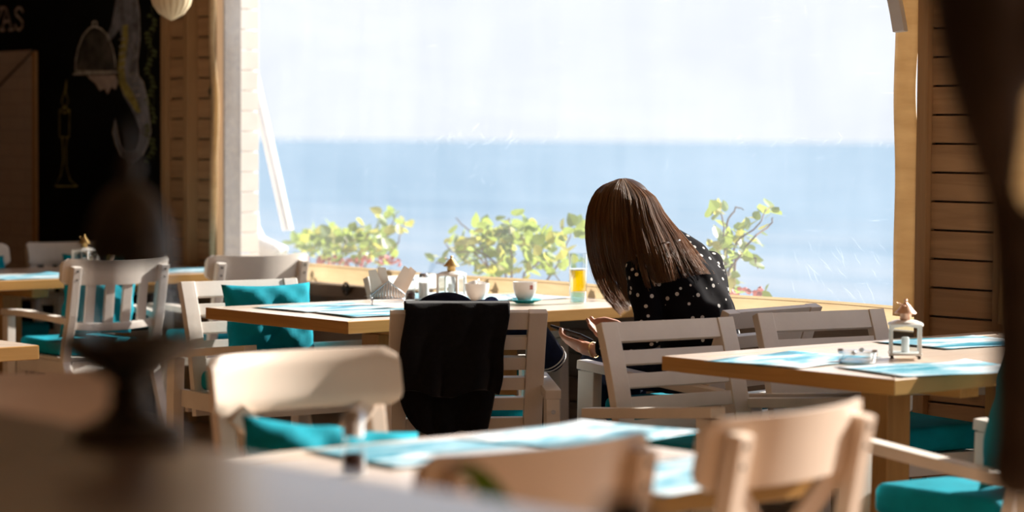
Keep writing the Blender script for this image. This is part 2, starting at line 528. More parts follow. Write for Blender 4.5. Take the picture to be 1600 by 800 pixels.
def blousemat():
    m = bpy.data.materials.new('polka_dot_cloth')
    t, b = nodes(m)
    v = coords(t)
    vo = t.nodes.new('ShaderNodeTexVoronoi'); vo.inputs['Scale'].default_value = 33.0
    vo.inputs['Randomness'].default_value = 0.75
    t.links.new(v, vo.inputs['Vector'])
    c = ramp(t, vo.outputs['Distance'], [(0.20, (0.66, 0.64, 0.62)), (0.24, (0.007, 0.006, 0.008))])
    t.links.new(c, b.inputs['Base Color'])
    b.inputs['Roughness'].default_value = 0.85
    b.inputs['Specular IOR Level'].default_value = 0.06
    return m
M['blouse'] = blousemat()

def hairmat():
    m = bpy.data.materials.new('brown_hair'); m.use_nodes = True
    t = m.node_tree; t.nodes.clear()
    o = t.nodes.new('ShaderNodeOutputMaterial')
    d = t.nodes.new('ShaderNodeBsdfPrincipled'); tr = t.nodes.new('ShaderNodeBsdfTranslucent'); mx = t.nodes.new('ShaderNodeMixShader')
    at = t.nodes.new('ShaderNodeAttribute'); at.attribute_name = 'strand'
    t.links.new(ramp(t, at.outputs['Fac'], [(0, (0.050, 0.024, 0.011)), (0.5, (0.13, 0.062, 0.025)), (1, (0.38, 0.21, 0.09))]), d.inputs['Base Color'])
    d.inputs['Roughness'].default_value = 0.36; d.inputs['Specular IOR Level'].default_value = 0.6
    tr.inputs['Color'].default_value = (0.52, 0.28, 0.10, 1)
    mx.inputs[0].default_value = 0.5
    t.links.new(d.outputs[0], mx.inputs[1]); t.links.new(tr.outputs[0], mx.inputs[2]); t.links.new(mx.outputs[0], o.inputs[0])
    return m
M['hair'] = hairmat()

def matmat():
    m = bpy.data.materials.new('sea_print_paper')
    t, b = nodes(m)
    oi = t.nodes.new('ShaderNodeObjectInfo')
    v = coords(t, (1.0, 3.4, 1))
    ad = t.nodes.new('ShaderNodeVectorMath'); ad.operation = 'ADD'
    cb = t.nodes.new('ShaderNodeCombineXYZ'); ml = t.nodes.new('ShaderNodeMath'); ml.operation = 'MULTIPLY'; ml.inputs[1].default_value = 9.0
    t.links.new(oi.outputs['Random'], ml.inputs[0]); t.links.new(ml.outputs[0], cb.inputs[0]); t.links.new(ml.outputs[0], cb.inputs[1])
    t.links.new(v, ad.inputs[0]); t.links.new(cb.outputs[0], ad.inputs[1])
    n = noise(t, ad.outputs[0], 3.2, 6, 0.62, 0.8)
    c = ramp(t, n, [(0.30, (0.010, 0.17, 0.27)), (0.42, (0.04, 0.33, 0.46)), (0.49, (0.27, 0.54, 0.66)), (0.56, (0.70, 0.78, 0.84)), (0.72, (0.82, 0.84, 0.86))])
    t.links.new(c, b.inputs['Base Color']); b.inputs['Roughness'].default_value = 0.35
    return m
M['mat'] = matmat()
def brickmat():
    m = bpy.data.materials.new('pale_brick_paper')
    t, b = nodes(m)
    br = t.nodes.new('ShaderNodeTexBrick')
    t.links.new(coords(t, (1, 1, 1), rot=(math.pi/2, 0, 0)), br.inputs['Vector'])
    br.inputs['Color1'].default_value = (0.42, 0.34, 0.30, 1); br.inputs['Color2'].default_value = (0.45, 0.37, 0.33, 1)
    br.inputs['Mortar'].default_value = (0.36, 0.29, 0.26, 1); br.inputs['Scale'].default_value = 1.0
    br.inputs['Brick Width'].default_value = 0.16; br.inputs['Row Height'].default_value = 0.07; br.inputs['Mortar Size'].default_value = 0.004
    t.links.new(br.outputs[0], b.inputs['Base Color']); b.inputs['Roughness'].default_value = 0.6
    return m
M['brick'] = brickmat()

# ------------------------------------------------------------------ the shell of the place
W = 6.40
BAY = (-9.56, -5.36)          # the window bay in view
ZS, ZT = 0.80, 2.85
struct(obj('floor', box('floor', -16, 4, -4, 6.52, -0.1, 0.0, 0), M['floor']))
struct(obj('ceiling', box('ceiling', -16, 4, -4, 6.7, 3.05, 3.15, 0), M['ceil']))
struct(obj('wall_back', box('wall_back', -16, 4, -4.1, -4.0, 0, 3.05, 0), M['plank']))
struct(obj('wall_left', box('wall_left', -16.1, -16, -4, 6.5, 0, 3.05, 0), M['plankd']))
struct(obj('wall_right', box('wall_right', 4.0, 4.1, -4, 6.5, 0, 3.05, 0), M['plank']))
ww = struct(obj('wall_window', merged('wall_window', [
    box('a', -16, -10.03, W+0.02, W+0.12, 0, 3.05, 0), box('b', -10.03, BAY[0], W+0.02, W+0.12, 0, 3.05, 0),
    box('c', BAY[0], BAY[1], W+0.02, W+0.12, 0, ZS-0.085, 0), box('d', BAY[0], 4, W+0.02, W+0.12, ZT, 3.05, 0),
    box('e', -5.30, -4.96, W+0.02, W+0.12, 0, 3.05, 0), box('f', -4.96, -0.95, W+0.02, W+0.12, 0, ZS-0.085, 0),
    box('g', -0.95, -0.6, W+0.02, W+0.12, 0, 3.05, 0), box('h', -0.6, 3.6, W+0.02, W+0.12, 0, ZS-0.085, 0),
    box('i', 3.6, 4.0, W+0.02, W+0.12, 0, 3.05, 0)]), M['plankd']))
PH = 0.097
def planks(x0, x1, z0, z1, mat, y=W, z_off=0.0):
    z = z0 + z_off; k = 0
    me = box('plank', 0, x1-x0, -0.006, 0.02, 0.0035, PH-0.0035, 0.0025)
    while z + PH <= z1+0.02:
        obj('plank', me, mat, ww, (x0, y + 0.004*hsh(z*7, x0), z)); z += PH
planks(-9.985, -9.81, 0.0, 3.0, M['plank'])
planks(-9.765, -9.61, 0.0, 3.0, M['plank'], W+0.012)
planks(-5.27, -4.985, 0.0, 3.0, M['plank'])
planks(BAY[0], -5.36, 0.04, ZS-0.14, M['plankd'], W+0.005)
tn = [0]
def trim(x0, x1, y0, y1, z0, z1, mat, bev=0.004):
    tn[0] += 1
    return struct(obj('trim_%d' % tn[0], box('trim', x0, x1, y0, y1, z0, z1, bev), mat))
trim(-10.03, -9.985, W-0.03, W+0.02, 0, 3.05, M['batten'])
trim(-9.81, -9.765, W-0.045, W+0.02, 0, 3.05, M['batten'])
trim(-9.61, BAY[0], W-0.02, W+0.02, 0, 3.05, M['batten'])
trim(BAY[1]+0.045, BAY[1]+0.09, W-0.03, W+0.02, 0, 3.05, M['batten'])
trim(-4.985, -4.94, W-0.03, W+0.02, 0, 3.05, M['batten'])
trim(BAY[0], BAY[1]+0.045, W-0.015, W+0.02, ZS-0.14, ZS-0.085, M['plankd'])

# vinyl window sheets
def sheet(name, x0, x1, label_n):
    vs, fs = [], []
    nx, nz = 70, 40
    for i in range(nx+1):
        for k in range(nz+1):
            x = x0+(x1-x0)*i/nx; z = ZS-0.01+(ZT-ZS+0.02)*k/nz
            ed = min(1, min(i, nx-i)/6.0)
            vs.append((x, W+0.03+0.006*ed*sn(x*2.2, z*1.3)+0.004*ed*math.sin(x*9+z), z))
    for i in range(nx):
        for k in range(nz):
            a = i*(nz+1)+k
            fs.append((a, a+nz+1, a+nz+2, a+1))
    o = struct(obj('window_%d' % label_n, mesh('vinyl_sheet', vs, fs, True), M['vinyl']))
    return o
win1 = sheet('window', BAY[0], BAY[1]+0.045, 1)
win2 = sheet('window', -4.94, -0.95, 2)
win3 = sheet('window', -0.6, 3.6, 3)
def hemstrip(parent, x, wid, z0, z1, ph, y):
    n = 60
    vs, fs = [], []
    for k in range(n+1):
        z = z0+(z1-z0)*k/n
        dx = 0.012*math.sin(z*5.5+ph)+0.006*math.sin(z*13+ph*2)
        for j in range(5):
            u = j/4
            vs.append((x+dx*(0.4+u*0.6)+wid*u, y-0.012*math.sin(math.pi*u)*(1+0.6*math.sin(z*7+ph))-0.004, z))
    for k in range(n):
        for j in range(4):
            a = k*5+j
            fs.append((a, a+1, a+6, a+5))
    o = obj('hem_strip', mesh('hem', vs, fs, True), M['hem'], parent)
    s = o.modifiers.new('s', 'SOLIDIFY'); s.thickness = 0.004
    return o
def hemcanvas():
    m = bpy.data.materials.new('tan_canvas_hem'); m.use_nodes = True
    t = m.node_tree; b = t.nodes['Principled BSDF']; o = t.nodes['Material Output']
    n = noise(t, coords(t, (2, 2, 9)), 3.0, 5)
    c = ramp(t, n, [(0.3, (0.64, 0.48, 0.28)), (0.7, (0.75, 0.59, 0.37))])
    tr = t.nodes.new('ShaderNodeBsdfTranslucent'); mx = t.nodes.new('ShaderNodeMixShader'); mx.inputs[0].default_value = 0.3
    t.links.new(c, b.inputs['Base Color']); t.links.new(c, tr.inputs['Color']); b.inputs['Roughness'].default_value = 0.8
    t.links.new(b.outputs[0], mx.inputs[1]); t.links.new(tr.outputs[0], mx.inputs[2]); t.links.new(mx.outputs[0], o.inputs[0])
    return m
M['hem'] = hemcanvas()
def bottomhem(parent, x0, x1):
    vs, fs = [], []
    n = 80
    for i in range(n+1):
        x = x0+(x1-x0)*i/n
        for j in range(5):
            u = j/4
            vs.append((x, W+0.022-0.006*math.sin(math.pi*u)-0.004*math.sin(x*3.0)*u, ZS-0.082+0.08*u+0.003*math.sin(x*4.1)))
    for i in range(n):
        for j in range(4):
            a = i*5+j
            fs.append((a, a+5, a+6, a+1))
    o = obj('bottom_hem', mesh('bottom_hem', vs, fs, True), M['hem'], parent)
    o2 = obj('seam', tube('seam', [(x0+(x1-x0)*i/40, W+0.012, ZS-0.012+0.003*math.sin(4.1*(x0+(x1-x0)*i/40))) for i in range(41)], 0.0012, 5), M['batten'], parent)
bottomhem(win1, BAY[0], BAY[1]+0.045); bottomhem(win2, -4.94, -0.95)
hemstrip(win1, BAY[0]-0.045, 0.055, ZS-0.02, ZT, 0.3, W-0.02)
hemstrip(win1, BAY[1]-0.055, 0.105, ZS-0.03, ZT, 2.0, W-0.02)
hemstrip(win2, -4.95, 0.12, ZS-0.03, ZT, 1.1, W-0.035)

# ------------------------------------------------------------------ outdoors
def grid_obj(name, x0, x1, ys, zf, mat):
    vs, fs = [], []
    nx = 40
    for i in range(nx+1):
        for y in ys:
            x = x0+(x1-x0)*i/nx
            vs.append((x, y, zf(x, y)))
    m = len(ys)
    for i in range(nx):
        for k in range(m-1):
            a = i*m+k
            fs.append((a, a+m, a+m+1, a+1))
    return struct(obj(name, mesh(name, vs, fs, True), mat))
def bankz(x, y):
    if y < 8.0: return 0.52
    if y < 9.0: return 0.52-0.9*(y-8.0)
    return max(-3.6, -0.38-0.11*(y-9.0))
grid_obj('ground_bank', -60, 40, [6.56, 7.0, 7.6, 8.0, 8.5, 9, 12, 16, 20, 25, 30, 36, 44], bankz, M['sand'])
struct(obj('sea', mesh('sea', [(-30000, 27, -2.5), (30000, 27, -2.5), (30000, 40000, -2.5), (-30000, 40000, -2.5)], [(0, 1, 2, 3)]), M['sea']))

# ------------------------------------------------------------------ tables
TW, TL, TH, TT = 0.86, 1.50, 0.75, 0.042
def make_table(label, x0, y0, group='solid pine dining tables'):
    """x0,y0 = corner with smallest X and Y"""
    t = thing('dining_table', label, 'table', (x0+TW/2, y0+TL/2, 0), 0, group)
    fw = 0.09; a, b = TW/2, TL/2
    def frame(pts, mat):
        bm = bmesh.new()
        lo = [bm.verts.new((p[0], p[1], TH-TT)) for p in pts]; hi = [bm.verts.new((p[0], p[1], TH)) for p in pts]
        bm.faces.new(hi); bm.faces.new(lo[::-1])
        for k in range(4):
            bm.faces.new((lo[k], lo[(k+1) % 4], hi[(k+1) % 4], hi[k]))
        bmesh.ops.bevel(bm, geom=list(bm.edges), offset=0.002, segments=1, affect='EDGES')
        fm = frombm('frame_board', bm)
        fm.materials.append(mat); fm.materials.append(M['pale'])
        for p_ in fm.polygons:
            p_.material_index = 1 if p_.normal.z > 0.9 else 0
        return obj('frame_board', fm, None, t)
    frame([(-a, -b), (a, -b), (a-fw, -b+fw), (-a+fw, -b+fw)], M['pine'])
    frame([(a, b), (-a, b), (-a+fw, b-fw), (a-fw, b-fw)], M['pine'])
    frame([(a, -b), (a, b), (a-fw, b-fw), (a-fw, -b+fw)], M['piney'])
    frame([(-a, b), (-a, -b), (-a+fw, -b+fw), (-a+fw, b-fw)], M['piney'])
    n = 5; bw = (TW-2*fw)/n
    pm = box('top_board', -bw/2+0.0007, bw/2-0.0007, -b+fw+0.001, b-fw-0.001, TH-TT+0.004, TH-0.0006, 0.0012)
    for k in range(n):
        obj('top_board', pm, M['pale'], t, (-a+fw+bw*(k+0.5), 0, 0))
    lm = box('pedestal_post', -0.05, 0.05, -0.05, 0.05, 0.0605, TH-TT-0.046, 0.004)
    fm2 = box('foot_beam', -0.08, 0.08, -0.045, 0.045, 0.0, 0.06, 0.006)
    bm2 = box('top_beam', -0.30, 0.30, -0.04, 0.04, TH-TT-0.0455, TH-TT-0.001, 0.003)
    for sy_ in (-1, 1):
        obj('pedestal_post', lm, M['pinez'], t, (0, sy_*(b-0.47), 0))
        obj('foot_beam', fm2, M['pine'], t, (0, sy_*(b-0.47), 0))
        obj('top_beam', bm2, M['pine'], t, (0, sy_*(b-0.47), 0))
    return t
T1 = (-7.345, 4.855); T2 = (-4.925, 4.80); T3 = (-3.86, 1.86); T4 = (-10.06, 4.84); T5 = (-7.14, 2.07)
make_table('pine dining table with a beer glass and white cups at the vinyl window', *T1)
make_table('pine dining table with a lantern and glass ashtray beside the plank pier', *T2)
make_table('pine dining table with a glass grinder between solid-backed chairs', *T3)
make_table('pine dining table with a lantern in front of the chalk blackboard', *T4)
make_table('bare pine dining table corner beyond the parapet, no lantern on it', *T5)

# ------------------------------------------------------------------ chairs
def backpath(t):           # slatted armchair back: t 0..1 from seat to top
    return (-0.170-0.050*t-0.075*t*t, 0.33+0.49*t)
def make_armchair(name='slatted_armchair'):
    t = thing(name, '', 'armchair')
    for s in (-1, 1):
        pts = [(s*0.22, *backpath(k/8)) for k in range(9)]
        obj('stile', sweep('stile', pts, (1, 0, 0), 0.06, 0.032, 0.003), M['paint'], t)
    hts = [(1.0-0.115, 1.0)]
    z = 0.885
    for k in range(5):
        z -= 0.052; hts.append((z-0.084 if k < 4 else 0.02, z)); z -= 0.084
    for lo, hi in hts:
        p, q = backpath(max(lo, 0.0)), backpath(hi)
        obj('back_slat', sweep('back_slat', [(0, *p), (0, *q)], (1, 0, 0), 0.379, 0.022, 0.002), M['paint'], t)
    for s in (-1, 1):
        x = s*0.268
        obj('armrest', sweep('armrest', [(x, -0.315, 0.555), (x, 0.0, 0.585), (x, 0.30, 0.615)], (1, 0, 0), 0.052, 0.03, 0.003), M['paint'], t)
        for nm, ya, za, yb, wd in (('rear_leg', -0.282, 0.542, -0.30, 0.06), ('front_leg', 0.262, 0.595, 0.275, 0.07)):
            l = obj(nm, sweep(nm, [(x, yb, 0), (x, ya, za)], (1, 0, 0), 0.044, wd, 0.003), M['paint'], t)
        obj('seat_rail', box('seat_rail', x-s*0.015-0.010, x-s*0.015+0.010, -0.25, 0.235, 0.36, 0.425, 0.002), M['paint'], t)
        sc = obj('screw', lathe('screw', [(0.0075, 0), (0.0075, 0.002), (0.003, 0.0022), (0.003, 0.001)], 12), M['steel'], t,
                 (x, -0.317, 0.50), (math.pi/2, 0, 0))
    obj('seat_rail', box('seat_rail', -0.247, 0.247, 0.215, 0.237, 0.36, 0.425, 0.002), M['paint'], t)
    obj('seat_rail', box('seat_rail', -0.247, 0.247, -0.25, -0.228, 0.34, 0.40, 0.002), M['paint'], t)
    obj('seat_board', box('seat_board', -0.247, 0.247, -0.226, 0.214, 0.405, 0.423, 0.002), M['paint'], t)
    return t
def cushion_mesh(a=0.49, b=0.46, t=0.075):
    bm = bmesh.new()
    addbox(bm, -a/2, a/2, -b/2, b/2, -t/2, t/2, 0)
    bmesh.ops.bevel(bm, geom=list(bm.edges), offset=0.022, segments=4, profile=0.5, affect='EDGES')
    bmesh.ops.triangulate(bm, faces=[f for f in bm.faces if len(f.verts) > 4])
    for v in bm.verts:
        v.co.z += (0.006*sn(v.co.x*14, v.co.y*14) if v.co.z > 0 else 0) + (0.012*(1-(2*v.co.x/a)**2)*(1-(2*v.co.y/b)**2) if v.co.z > 0 else 0)
    return frombm('seat_cushion', bm, True)
CUSH = cushion_mesh(0.475, 0.385)
PIL = pillow('pillow', 0.42, 0.42, 0.13, 1.0)
PIL2 = pillow('pillow', 0.44, 0.31, 0.15, 4.0, wr=0.014, p=2.4)
PIL3 = pillow('pillow', 0.365, 0.29, 0.12, 2.0, wr=0.007)

def make_slatback(name, xtype):
    """chair with a bent solid top rail: xtype True = crossed struts, no arms; False = upright slats, arms"""
    t = thing(name, '', 'chair')
    top = 0.90 if xtype else 0.85
    rh = 0.125 if xtype else 0.108
    Wd = 0.475 if xtype else 0.53
    sag = 0.05
    def curve_y(x, base):
        return base + sag*(2*x/Wd)**2
    yb, lean = -0.275, 0.20
    # bent rail
    n = 24
    vs, fs = [], []
    nz = 8
    for s in (0, 1):
        for i in range(n+1):
            x = -Wd/2+Wd*i/n
            for k in range(nz+1):
                v = k/nz
                ends = max(0.0, (abs(x)-(Wd/2-0.025))/0.025)
                rnd = 0.014*(1-math.sqrt(max(0, 1-ends**2)))
                z = top-rh+rnd+(rh-2*rnd)*v + (0.008*(2*x/Wd)**2 if not xtype else 0.0)
                vs.append((x, curve_y(x, yb)+lean*(top-z)+(0.022 if s else 0.0)*(1-0.5*abs(2*v-1)**6), z))
    N = (n+1)*(nz+1)
    for i in range(n):
        for k in range(nz):
            a = i*(nz+1)+k; b = a+nz+1
            fs.append((a, b, b+1, a+1)); fs.append((N+a, N+a+1, N+b+1, N+b))
    for k in range(nz):
        fs.append((k, k+1, N+k+1, N+k)); a = n*(nz+1)+k
        fs.append((a, N+a, N+a+1, a+1))
    for i in range(n):
        a = i*(nz+1); b = a+nz+1
        fs.append((a, N+a, N+b, b)); fs.append((a+nz, b+nz, N+b+nz, N+a+nz))
    rm = mesh('top_rail', vs, fs, True)
    bm = bmesh.new(); bm.from_mesh(rm); rm = frombm('top_rail', bm, True)
    try: rm.set_sharp_from_angle(angle=math.radians(40))
    except Exception: pass
    P = M['paint2'] if xtype else M['paint']
    obj('top_rail', rm, P, t)
    xs = Wd/2-0.045
    ys = curve_y(xs, yb)
    for s in (-1, 1):
        pts = [(s*(xs+0.01), ys-0.06, 0), (s*xs, ys+0.075, 0.42), (s*xs, ys+lean*(top-0.62)-0.02, 0.62), (s*xs, ys-0.016+lean*0.02, top-0.025)]
        obj('rear_leg', sweep('rear_leg', pts, (1, 0, 0), 0.042, 0.03, 0.004), P, t)
        for dz in (0.045, 0.08):
            obj('bolt_cap', lathe('bolt_cap', [(0.006, 0), (0.006, 0.003), (0.002, 0.004)], 10), M['darkmetal'], t,
                (s*xs, ys-0.030+lean*dz, top-dz), (math.pi/2, 0, 0))
        obj('front_leg', sweep('front_leg', [(s*0.205, 0.225, 0), (s*0.205, 0.215, 0.42)], (1, 0, 0), 0.042, 0.042, 0.004), P, t)
        obj('seat_rail', box('seat_rail', s*0.205-0.011, s*0.205+0.011, -0.16, 0.19, 0.36, 0.42, 0.002), P, t)
    obj('seat_rail', box('seat_rail', -0.18, 0.18, 0.20, 0.222, 0.36, 0.42, 0.002), P, t)
    obj('seat_rail', box('seat_rail', -0.18, 0.18, -0.165, -0.143, 0.36, 0.42, 0.002), P, t)
    obj('seat_board', box('seat_board', -0.215, 0.215, -0.14, 0.235, 0.421, 0.437, 0.004), P, t)
    if xtype:
        zr, zl = top-rh+0.004, 0.47
        for s in (-1, 1):
            y0 = ys+lean*(top-zr)-0.0+0.006*s; y1 = -0.135+0.006*s
            obj('cross_strut', sweep('cross_strut', [(s*(xs-0.02), y0, zr), (0, (y0+y1)/2-0.012, (zr+zl)/2), (-s*(xs-0.02), y1, zl)], (0.62, 0, -0.68*s), 0.045, 0.016, 0.002), P, t)
    else:
        zl = 0.575
        pts = []
        for i in range(13):
            x = -xs+0.018+(2*xs-0.036)*i/12
            pts.append((x, curve_y(x, yb)+lean*(top-zl)+0.0, zl-0.012*(1-(x/xs)**2)))
        obj('lower_rail', sweep('lower_rail', pts, (0, 0, 1), 0.034, 0.024, 0.003), P, t)
        for k in range(4):
            x = -xs+2*xs*(k+1)/5
            p0 = (x, curve_y(x, yb)+lean*(top-zl), zl+0.005); p1 = (x, curve_y(x, yb)+lean*rh+0.012, top-rh+0.006)
            obj('back_slat', sweep('back_slat', [p0, p1], (1, 0, 0), 0.046, 0.012, 0.002), P, t)
        for s in (-1, 1):
            x = s*(xs+0.035)
            obj('armrest', sweep('armrest', [(s*(xs+0.012), -0.21, 0.595), (x, -0.12, 0.605), (x+s*0.015, 0.05, 0.617), (x, 0.245, 0.612)], (1, 0, 0), [0.04, 0.045, 0.055, 0.05], 0.026, 0.004), P, t)
            obj('seat_rail', box('arm_post', x-0.02, x+0.02, 0.195, 0.235, 0.33, 0.597, 0.003), P, t).name = 'arm_post'
    return t
def place(root, pl, pr, zt, wid, yb, faces_us):
    """pl, pr: pixels of the two upper corners of the back, zt their height"""
    a = UZ(pl[0], pl[1], zt); b = UZ(pr[0], pr[1], zt)
    d = (a-b) if faces_us else (b-a)
    ang = math.atan2(d.y, d.x)
    mid = (a+b)/2
    R = Matrix.Rotation(ang, 3, 'Z')
    o = mid - R @ Vector((0, yb, 0))
    root.location = (o.x, o.y, 0); root.rotation_euler = (0, 0, ang)
    return root
def setlab(o, label, group):
    o['label'] = label; o['group'] = group
    return o
def R_of(o):
    return Matrix.Translation(o.location) @ Matrix.Rotation(o.rotation_euler.z, 4, 'Z')
def put_cushion(ch, label, z=0.4645, y=0.04):
    o = obj('seat_cushion', CUSH, M['teal'])
    p = R_of(ch) @ Vector((0, y, z+0.0015))
    o.location = p; o.rotation_euler = (0, 0, ch.rotation_euler.z)
    return tag(o, label, 'cushion', 'turquoise seat cushions')
def put_pillow(ch, label, loc, tilt, me=PIL, rz=0.0, spin=0.0):
    o = obj('pillow', me, M['teal'])
    o.matrix_world = R_of(ch) @ Matrix.Translation(loc) @ Matrix.Rotation(rz, 4, 'Z') @ Matrix.Rotation(math.radians(tilt), 4, 'X') @ Matrix.Rotation(spin, 4, 'Z')
    return tag(o, label, 'pillow', 'turquoise throw pillows')

AG = 'white slatted armchairs'
arm0 = make_armchair()
A = {}
specs = {
 'coat':  ((608, 487), (857, 486), False, 'white slatted armchair with a black coat hung over its back'),
 'front': ((933, 506), (1142, 496.5), True, 'white slatted armchair turned to the ashtray table, back to the seated woman'),
 'pillow': ((275, 442), (465, 436), True, 'white slatted armchair with an upright turquoise pillow at the cup table'),
 'pier':  ((1183, 491), (1373, 484), True, 'shaded slatted armchair at the ashtray table, back to the woman\'s armchair'),
 'woman': ((1157, 488), (1294, 475), False, 'sunlit slatted armchair in which the woman sits'),
 'far':   ((563, 434), (728, 427), True, 'sunlit slatted armchair behind the napkin holder, under the window'),
}
for i, (k, (pl, pr, fu, lab)) in enumerate(specs.items()):
    c = arm0 if i == 0 else copy_tree(arm0)
    A[k] = setlab(place(c, pl, pr, 0.82, 0.50, -0.295, fu), lab, AG)
# chair on the far long side of the ashtray table, seen by its near arm and cushion
c = copy_tree(arm0); c.location = (-3.75, 4.86, 0); c.rotation_euler = (0, 0, math.radians(90))
A['right'] = setlab(c, 'slatted armchair with sun patches on its cushion and arm, beside a thick table leg', AG)
A['woman'].location = (-5.69, 5.735, 0); A['woman'].rotation_euler = (0, 0, math.radians(96))
put_cushion(A['coat'], 'turquoise seat cushion on the armchair with the black coat')
put_cushion(A['front'], 'turquoise seat cushion on the armchair behind the seated woman')
put_cushion(A['pillow'], 'turquoise seat cushion under an upright turquoise pillow')
put_cushion(A['pier'], 'turquoise seat cushion on the shaded armchair by the plank pier')
put_cushion(A['woman'], 'turquoise seat cushion under the seated woman')
put_cushion(A['far'], 'turquoise seat cushion on the sunlit armchair behind the napkin holder')
put_cushion(A['right'], 'turquoise seat cushion with a bright patch of sun on it')
put_pillow(A['pillow'], 'square turquoise pillow standing upright in a slatted armchair', (-0.045, -0.13, 0.675), 103, rz=-0.08, me=PIL3)
put_pillow(A['right'], 'turquoise pillow leaning in the armchair with the sunlit cushion', (0.0, -0.125, 0.725), 103)

BG = 'white chairs with bent top rails'
sl0 = make_slatback('bent_rail_chair', False)
B = {}
bs = {
 'b1': ((80, 408), (281, 401), False, 'white open-slat armchair with a bent rail beside the blackboard table, away from the window'),
 'b2': ((309, 402), (497, 396), False, 'white bent-rail armchair under the hose end of the vinyl window'),
 'b6': ((-112, 388), (57, 381), True, 'white bent-rail chair in front of the pale brick-patterned panel'),
 'b7': ((69, 380), (236, 374), True, 'white bent-rail chair below the chalk candle on the blackboard'),
}
for i, (k, (pl, pr, fu, lab)) in enumerate(bs.items()):
    c = sl0 if i == 0 else copy_tree(sl0)
    B[k] = setlab(place(c, pl, pr, 0.85, 0.53, -0.225, fu), lab, BG)
XG = 'white chairs with crossed back struts'
x0_ = make_slatback('cross_back_chair', True)
xs_ = {
 'b3': ((335, 557), (603, 542), True, 'white cross-back chair with a crumpled turquoise pillow on its seat'),
 'b5': ((1103, 657), (1356, 620), False, 'cross-back chair drawn up to the grinder table, next to the ashtray table'),
 'b4': ((664, 712), (1017, 672), False, 'cross-back chair just beyond the parapet, behind the green leaf'),
 'b8': ((-125, 592), (150, 582), True, 'shaded cross-back chair just beyond the parapet, behind the bronze lantern'),
}
for i, (k, (pl, pr, fu, lab)) in enumerate(xs_.items()):
    c = x0_ if i == 0 else copy_tree(x0_)
    B[k] = setlab(place(c, pl, pr, 0.90, 0.475, -0.225, fu), lab, XG)
CUSHB = cushion_mesh(0.40, 0.33, 0.06)
def put_cushion_b(ch, label):
    o = obj('seat_cushion', CUSHB, M['teal'])
    p = R_of(ch) @ Vector((0, 0.062, 0.4695)); o.location = p; o.rotation_euler = (0, 0, ch.rotation_euler.z)
    return tag(o, label, 'cushion', 'turquoise seat cushions')
B['b7'].location = (-10.12, 6.075, 0); B['b7'].rotation_euler.z = math.radians(-86); B['b6'].location = (-10.07, 5.45, 0); B['b6'].rotation_euler.z = math.radians(-84)
put_cushion_b(B['b1'], 'turquoise seat cushion on the bent-rail armchair with open slats')
put_cushion_b(B['b2'], 'turquoise seat cushion on the bent-rail armchair under the window')
put_cushion_b(B['b7'], 'turquoise seat cushion on the chair below the chalk candle')
put_cushion_b(B['b6'], 'turquoise seat cushion on the chair before the brick-patterned panel')
put_cushion_b(B['b5'], 'turquoise seat cushion on the cross-back chair next to the ashtray table')
put_pillow(B['b1'], 'turquoise pillow behind the open slats of a bent-rail armchair', (0.0, -0.085, 0.655), 100, me=PIL3)
put_pillow(B['b7'], 'turquoise pillow on the chair below the chalk candle', (-0.05, -0.085, 0.66), 100, me=PIL3)
put_pillow(B['b6'], 'turquoise pillow on the chair before the brick-patterned panel', (0.0, -0.10, 0.66), 100, me=PIL3)
put_pillow(B['b3'], 'crumpled turquoise pillow leaning in a cross-back chair', (0.075, 0.03, 0.622), 110, me=PIL2, rz=0.05, spin=0.16)

# ------------------------------------------------------------------ paper place mats
def placemat(px, py, rz, label, a=0.44, b=0.31, curl=0.0):
    n, m = 14, 10
    vs, fs = [], []
    for i in range(n+1):
        for k in range(m+1):
            u, v = i/n-0.5, k/m-0.5
            z = 0.0012+0.0012*(1+math.sin(u*9+v*5))+curl*max(0, u-0.25)**2*4
            vs.append((u*a, v*b, z))
    for i in range(n):
        for k in range(m):
            q = i*(m+1)+k
            fs.append((q, q+m+1, q+m+2, q+1))
    o = obj('placemat', mesh('placemat', vs, fs, True), M['mat'])
    p = UZ(px, py, TH)
    o.location = (p.x, p.y, TH+0.0006); o.rotation_euler = (0, 0, rz)
    s = o.modifiers.new('s', 'SOLIDIFY'); s.thickness = 0.0006; s.offset = 1
    return tag(o, label, 'placemat', 'sea-print paper placemats')
placemat(510, 481, math.radians(92), 'sea-print placemat at the pillow end of the cup table')
placemat(600, 489, math.radians(83), 'sea-print placemat in front of the napkin holder')
placemat(790, 466, math.radians(88), 'sea-print placemat under the white cup and saucer')
placemat(676, 463, math.radians(95), 'sea-print placemat before the sunlit armchair behind the napkins')
placemat(1240, 563, math.radians(100), 'sea-print placemat beside the glass ashtray')
placemat(1460, 578, math.radians(76), 'sea-print placemat reaching under the white lantern on the ashtray table', curl=0.02)
placemat(1500, 536, math.radians(85), 'sea-print placemat at the window end of the ashtray table')
placemat(40, 433, math.radians(95), 'sea-print placemat beside the small lantern at the blackboard', curl=0.02)
placemat(290, 423, math.radians(88), 'sea-print placemat at the window end of the blackboard table')
placemat(690, 707, math.radians(86), 'sea-print placemat beside the glass grinder')
placemat(1060, 745, math.radians(94), 'sea-print placemat before the cross-back chair next to the ashtray table')
placemat(900, 682, math.radians(100), 'sea-print placemat at the far corner of the grinder table')

